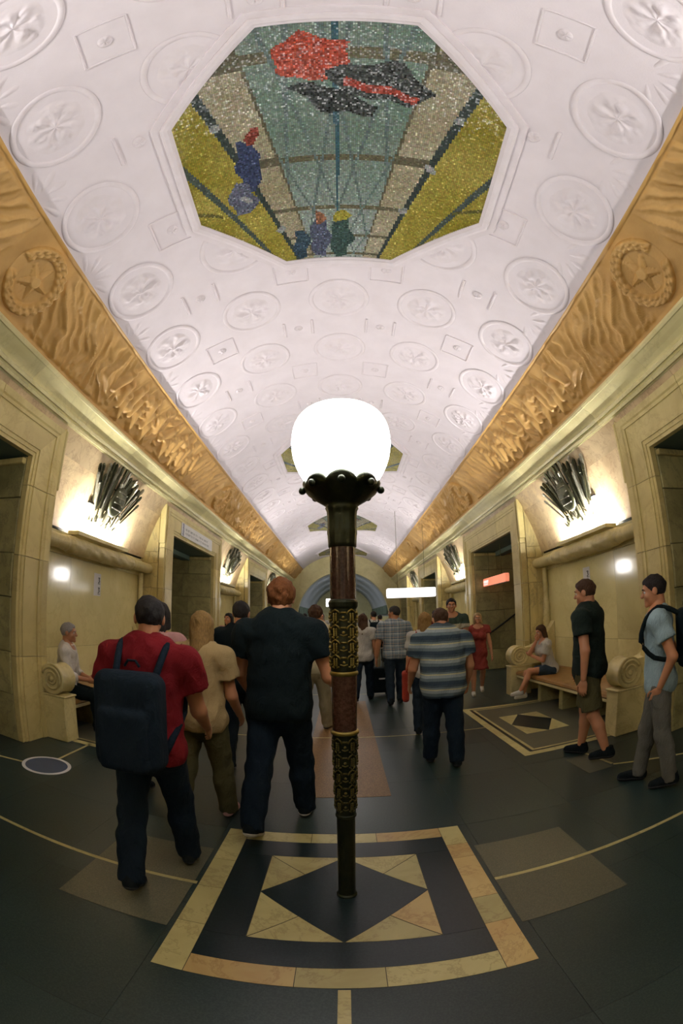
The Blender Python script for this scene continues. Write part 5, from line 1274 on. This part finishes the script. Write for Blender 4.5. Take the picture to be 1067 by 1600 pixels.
# --- right side, standing and walking
p = person('man in a pale blue t-shirt and grey trousers walking past the near pier', (2.42, 2.74), 139, 1.72, legs=((0.20, 0.12, 0.03), (-0.14, 0.16, 0.03)), feet=(0.0, -0.10), arms=((-0.45, 0.16, 0.75, 0.30), (-0.40, 0.16, 0.80, 0.35)), lean=0.03, head=(0.05, -0.10),
       top='cloth_blue', bottom='cloth_grey', hair='short', skin_mat='skin_a', res=FINE)
backpack(p, 'large black backpack worn by the man in the pale blue t-shirt', 'cloth_black', (0.32, 0.20, 0.50))
p = person('man in a dark t-shirt and olive knee shorts walking before the bench', (2.36, 3.80), 128, 1.80, build=1.12, legs=((0.16, 0.1, 0.04), (-0.22, 0.22, 0.03)), feet=(0.0, -0.15), arms=((0.15, 0.18, 0.35, 0.1), (-0.2, 0.18, 0.25, 0.1)), head=(0.1, -0.12),
       top='cloth_green', bottom='cloth_olive', leg_to='knee', hair='short', hair_mat='hair_brown', skin_mat='skin_a', res=FINE, wide=1.5)
person('heavy man in a striped t-shirt and dark trousers seen from behind', (0.99, 4.38), 90, 1.64, build=1.40, legs=((-0.16, 0.10, 0.06), (0.22, 0.18, 0.04)), feet=(-0.10, 0.0), arms=((0.1, 0.25, 0.45, 0.1), (0.2, 0.22, 0.5, 0.1)), lean=0.10, head=(0, -0.35),
       top='cloth_stripes', bottom='cloth_navy', hair='short', hair_mat='hair_brown', skin_mat='skin_a', res=FINE, wide=1.5, hem=0.07, face_detail=False)
p = person('woman with long fair-brown hair in a white t-shirt seen from behind', (1.06, 5.75), 86, 1.62, True, legs=((0.12, 0.1, 0.03), (-0.16, 0.15, 0.03)), feet=(0, -0.12), top='cloth_white', bottom='cloth_jeans', hair='long', hair_mat='hair_blond', skin_mat='skin_a', res=MID, face_detail=False)
shoulder_bag(p, 'long red shoulder bag hanging beside the fair-haired woman', 'cloth_bag_red', 1, (0.09, 0.22, 0.42), 0.12)
person('dark-haired man in a printed green and orange t-shirt facing the lamp', (1.92, 7.75), 262, 1.84, build=1.05, legs=((0.08, 0.08, 0.04), (-0.1, 0.1, 0.04)), feet=(0, -0.1), arms=((0.2, 0.12, 0.9, 0.45), (0.2, 0.12, 0.9, 0.45)), top='cloth_print', bottom='cloth_jeans', hair='short', skin_mat='skin_b', res=MID)
person('blond woman in a short red dress walking out of the passage', (2.52, 8.1), 258, 1.58, True, legs=((0.22, 0.12, 0.02), (-0.2, 0.3, 0.02)), feet=(0.0, -0.25), arms=((-0.15, 0.2, 0.15, 0), (0.15, 0.2, 0.15, 0)), top='cloth_dress', skirt=0.20, sleeve=0.35, hair='bob', hair_mat='hair_fair', skin_mat='skin_a', shoe='rubber_white', sole='rubber_white', res=MID)
person('man in a plaid shirt and dark jeans walking away, head turned aside', (0.90, 7.85), 92, 1.76, build=1.15, legs=((0.16, 0.1, 0.03), (-0.18, 0.16, 0.03)), feet=(0, -0.12), arms=((0.1, 0.2, 0.3, 0), (-0.05, 0.22, 0.1, 0)), head=(0.9, 0), top='cloth_plaid', sleeve=0.75, bottom='cloth_jeans', hair='short', skin_mat='skin_b', res=MID)
person('person with dark hair in a red top standing beyond the plaid-shirt man', (2.15, 10.2), 120, 1.68, True, top='cloth_red', bottom='cloth_black', hair='short', skin_mat='skin_b', res=MID)
# --- left side
p = person('man in a red t-shirt and navy trousers under a big navy backpack', (-1.03, 2.14), 97, 1.68, build=1.12, legs=((0.34, 0.25, 0.04), (-0.30, 0.20, 0.05)), feet=(0.05, -0.35), arms=((0.25, 0.18, 0.7, 0.1), (-0.1, 0.22, 0.5, 0.05)), lean=0.10, head=(0.25, -0.1), top='cloth_red', bottom='cloth_navy', hair='short', skin_mat='skin_b', res=FINE, wide=1.4)
backpack(p, 'bulky navy backpack worn over the red t-shirt', 'cloth_navy', (0.34, 0.22, 0.54), drop=0.12)
person('dark-haired woman in a pink top and dark skirt beside the red-shirted man', (-1.54, 3.50), 84, 1.68, True, legs=((0.15, 0.1, 0.03), (-0.2, 0.2, 0.03)), feet=(0, -0.15), arms=((0.3, 0.15, 0.6, 0.1), (0.1, 0.15, 0.3, 0)), top='cloth_pink', bottom='cloth_navy', hair='bob', skin_mat='skin_a', res=MID, face_detail=False, sleeve=0.8)
p = person('fair-haired woman in a beige t-shirt, olive trousers and pink shoes', (-1.01, 3.00), 80, 1.62, True, 1.08, legs=((0.25, 0.15, 0.03), (-0.24, 0.22, 0.03)), feet=(0.0, -0.30), arms=((0.15, 0.15, 0.6, 0.15), (0.35, 0.2, 1.1, 0.1)), lean=0.05, head=(0.2, -0.1), top='cloth_beige', bottom='cloth_olive', leg_to='ankle', hair='long', hair_mat='hair_blond', skin_mat='skin_a', shoe='cloth_pink', sole='cloth_pink', res=FINE, face_detail=False, wide=1.4)
shoulder_bag(p, 'dark red handbag on the shoulder of the woman in beige', 'cloth_maroon', 1, (0.11, 0.30, 0.24), 0.06)
person('tall man in a black t-shirt and navy jeans striding beside the lamp pole', (-0.45, 3.04), 84, 1.86, build=1.20, legs=((0.32, 0.16, 0.04), (-0.34, 0.18, 0.05)), feet=(0.0, -0.42), arms=((0.05, 0.32, 0.95, -0.1), (0.25, 0.28, 0.7, 0.1)), lean=0.10, head=(0.1, -0.15), top='cloth_black', bottom='cloth_navy', hair='curly', hair_mat='hair_ginger', skin_mat='skin_a', sole='rubber_white', res=FINE, face_detail=False, wide=1.5)
person('dark-haired man in a black t-shirt walking ahead of the tall man', (-1.02, 4.35), 88, 1.74, build=1.1, legs=((0.2, 0.12, 0.03), (-0.2, 0.16, 0.03)), feet=(0, -0.15), arms=((0.1, 0.2, 0.4, 0), (0.1, 0.2, 0.4, 0)), top='cloth_black', bottom='cloth_jeans', hair='short', skin_mat='skin_a', res=MID, face_detail=False)
person('man in a cream shirt and khaki trousers walking beyond the lamp pole', (-0.40, 6.05), 70, 1.76, build=1.18, legs=((0.26, 0.12, 0.03), (-0.24, 0.2, 0.04)), feet=(0, -0.2), arms=((0.1, 0.2, 0.5, 0), (-0.1, 0.2, 0.4, 0)), lean=0.08, top='cloth_cream', bottom='cloth_khaki', hair='curly', hair_mat='hair_brown', skin_mat='skin_a', shoe='cloth_khaki', res=MID, face_detail=False, wide=1.5)
person('black-haired woman in a pale pink top walking along the wall', (-2.15, 8.2), 250, 1.64, True, legs=((0.12, 0.1, 0.03), (-0.12, 0.1, 0.03)), feet=(0, -0.1), top='cloth_pink', bottom='cloth_black', hair='long', skin_mat='skin_a', res=MID)
# --- people further down the hall
p = person('young man in a white t-shirt and khaki trousers carrying a black backpack', (0.86, 12.6), 92, 1.74, legs=((0.15, 0.1, 0.03), (-0.15, 0.12, 0.03)), feet=(0, -0.1), top='cloth_white', bottom='cloth_khaki', hair='short', res=FAR, face_detail=False)
backpack(p, 'small black backpack on the white t-shirt of the young man', 'cloth_black', (0.28, 0.16, 0.46))
person('woman in a white blouse and dark jeans stepping past the lamp pole', (0.36, 8.25), 80, 1.66, True, legs=((0.28, 0.12, 0.02), (-0.25, 0.3, 0.02)), feet=(0, -0.3), top='cloth_white', bottom='cloth_jeans', hair='long', hair_mat='hair_brown', res=MID, face_detail=False)
cl = ['cloth_white', 'cloth_navy', 'cloth_red', 'cloth_teal', 'cloth_cream', 'cloth_black', 'cloth_blue', 'cloth_maroon']
wd = {'cloth_white': 'white', 'cloth_navy': 'navy', 'cloth_red': 'red', 'cloth_teal': 'teal', 'cloth_cream': 'cream', 'cloth_black': 'black', 'cloth_blue': 'light blue', 'cloth_maroon': 'maroon'}
g = random.Random(21)
for i, (x, y, t, b_, hm) in enumerate(((1.25, 15.2, 'cloth_navy', 'cloth_black', 'hair_dark'), (0.75, 16.8, 'cloth_blue', 'cloth_jeans', 'hair_dark'), (1.9, 17.6, 'cloth_maroon', 'cloth_black', 'hair_brown'), (0.55, 20.0, 'cloth_white', 'cloth_khaki', 'hair_brown'), (1.4, 21.5, 'cloth_teal', 'cloth_jeans', 'hair_dark'), (-0.75, 15.6, 'cloth_white', 'cloth_black', 'hair_grey'), (-1.5, 17.4, 'cloth_red', 'cloth_jeans', 'hair_dark'), (-2.0, 20.4, 'cloth_black', 'cloth_khaki', 'hair_dark'), (-1.1, 22.6, 'cloth_cream', 'cloth_navy', 'hair_brown'), (0.9, 25.0, 'cloth_navy', 'cloth_grey', 'hair_dark'), (-0.6, 26.2, 'cloth_blue', 'cloth_black', 'hair_dark'))):
    fem = i % 3 == 2; aw = i % 2 == 0
    person('%s in a %s top and %s trousers %s in the distant crowd' % ('woman' if fem else 'man', wd[t], {'cloth_black': 'black', 'cloth_jeans': 'blue', 'cloth_khaki': 'khaki', 'cloth_navy': 'navy', 'cloth_grey': 'grey'}[b_], 'walking away' if aw else 'coming nearer'), (x, y), 90 if aw else 270, 1.62+0.16*g.random(), fem, legs=((0.18, 0.1, 0.03), (-0.18, 0.16, 0.03)), feet=(0, -0.12), arms=((0.15, 0.14, 0.3, 0), (-0.15, 0.14, 0.2, 0)), top=t, bottom=b_, hair='long' if fem else 'short', hair_mat=hm, res=FAR, face_detail=False, group='people far down the hall')
# --- suitcase behind the plaid-shirt man
sc_ = empty('suitcase', (0.70, 8.80, 0), 0.15); tag(sc_, 'small black wheeled suitcase standing by the plaid-shirt man', 'suitcase')
P = gridpts((-0.24, -0.16, 0.0), (0.24, 0.16, 0.62), 0.014); q = np.abs(P-np.array((0, 0, 0.32)))-np.array((0.19, 0.115, 0.26))+0.05; d = np.sqrt((np.maximum(q, 0)**2).sum(-1))+np.minimum(q.max(-1), 0)-0.05
obj('shell', mesh('shell', *surfnet(d, (-0.24, -0.16, 0.0), 0.014), True), 'cloth_black', sc_)
for x in (-0.15, 0.15):
    for y in (-0.08, 0.08): obj('wheel', mesh('wheel', *tube([(x-0.014, y, 0.03), (x+0.014, y, 0.03)], [0.03, 0.03], 14)), 'rubber_dark', sc_); obj('fork', MB().box((x-0.02, y-0.02, 0.03), (x+0.02, y+0.02, 0.075)).me('fork'), 'dark_metal', sc_)
obj('pull_handle', MB().tube((-0.09, 0.08, 0.56), (-0.09, 0.08, 0.95), 0.009).tube((0.09, 0.08, 0.56), (0.09, 0.08, 0.95), 0.009).tube((-0.10, 0.08, 0.955), (0.10, 0.08, 0.955), 0.014).me('pull_handle'), 'steel', sc_)
obj('luggage_tag', MB().box((-0.04, -0.125, 0.34), (0.12, -0.118, 0.37)).me('luggage_tag'), 'paper', sc_)
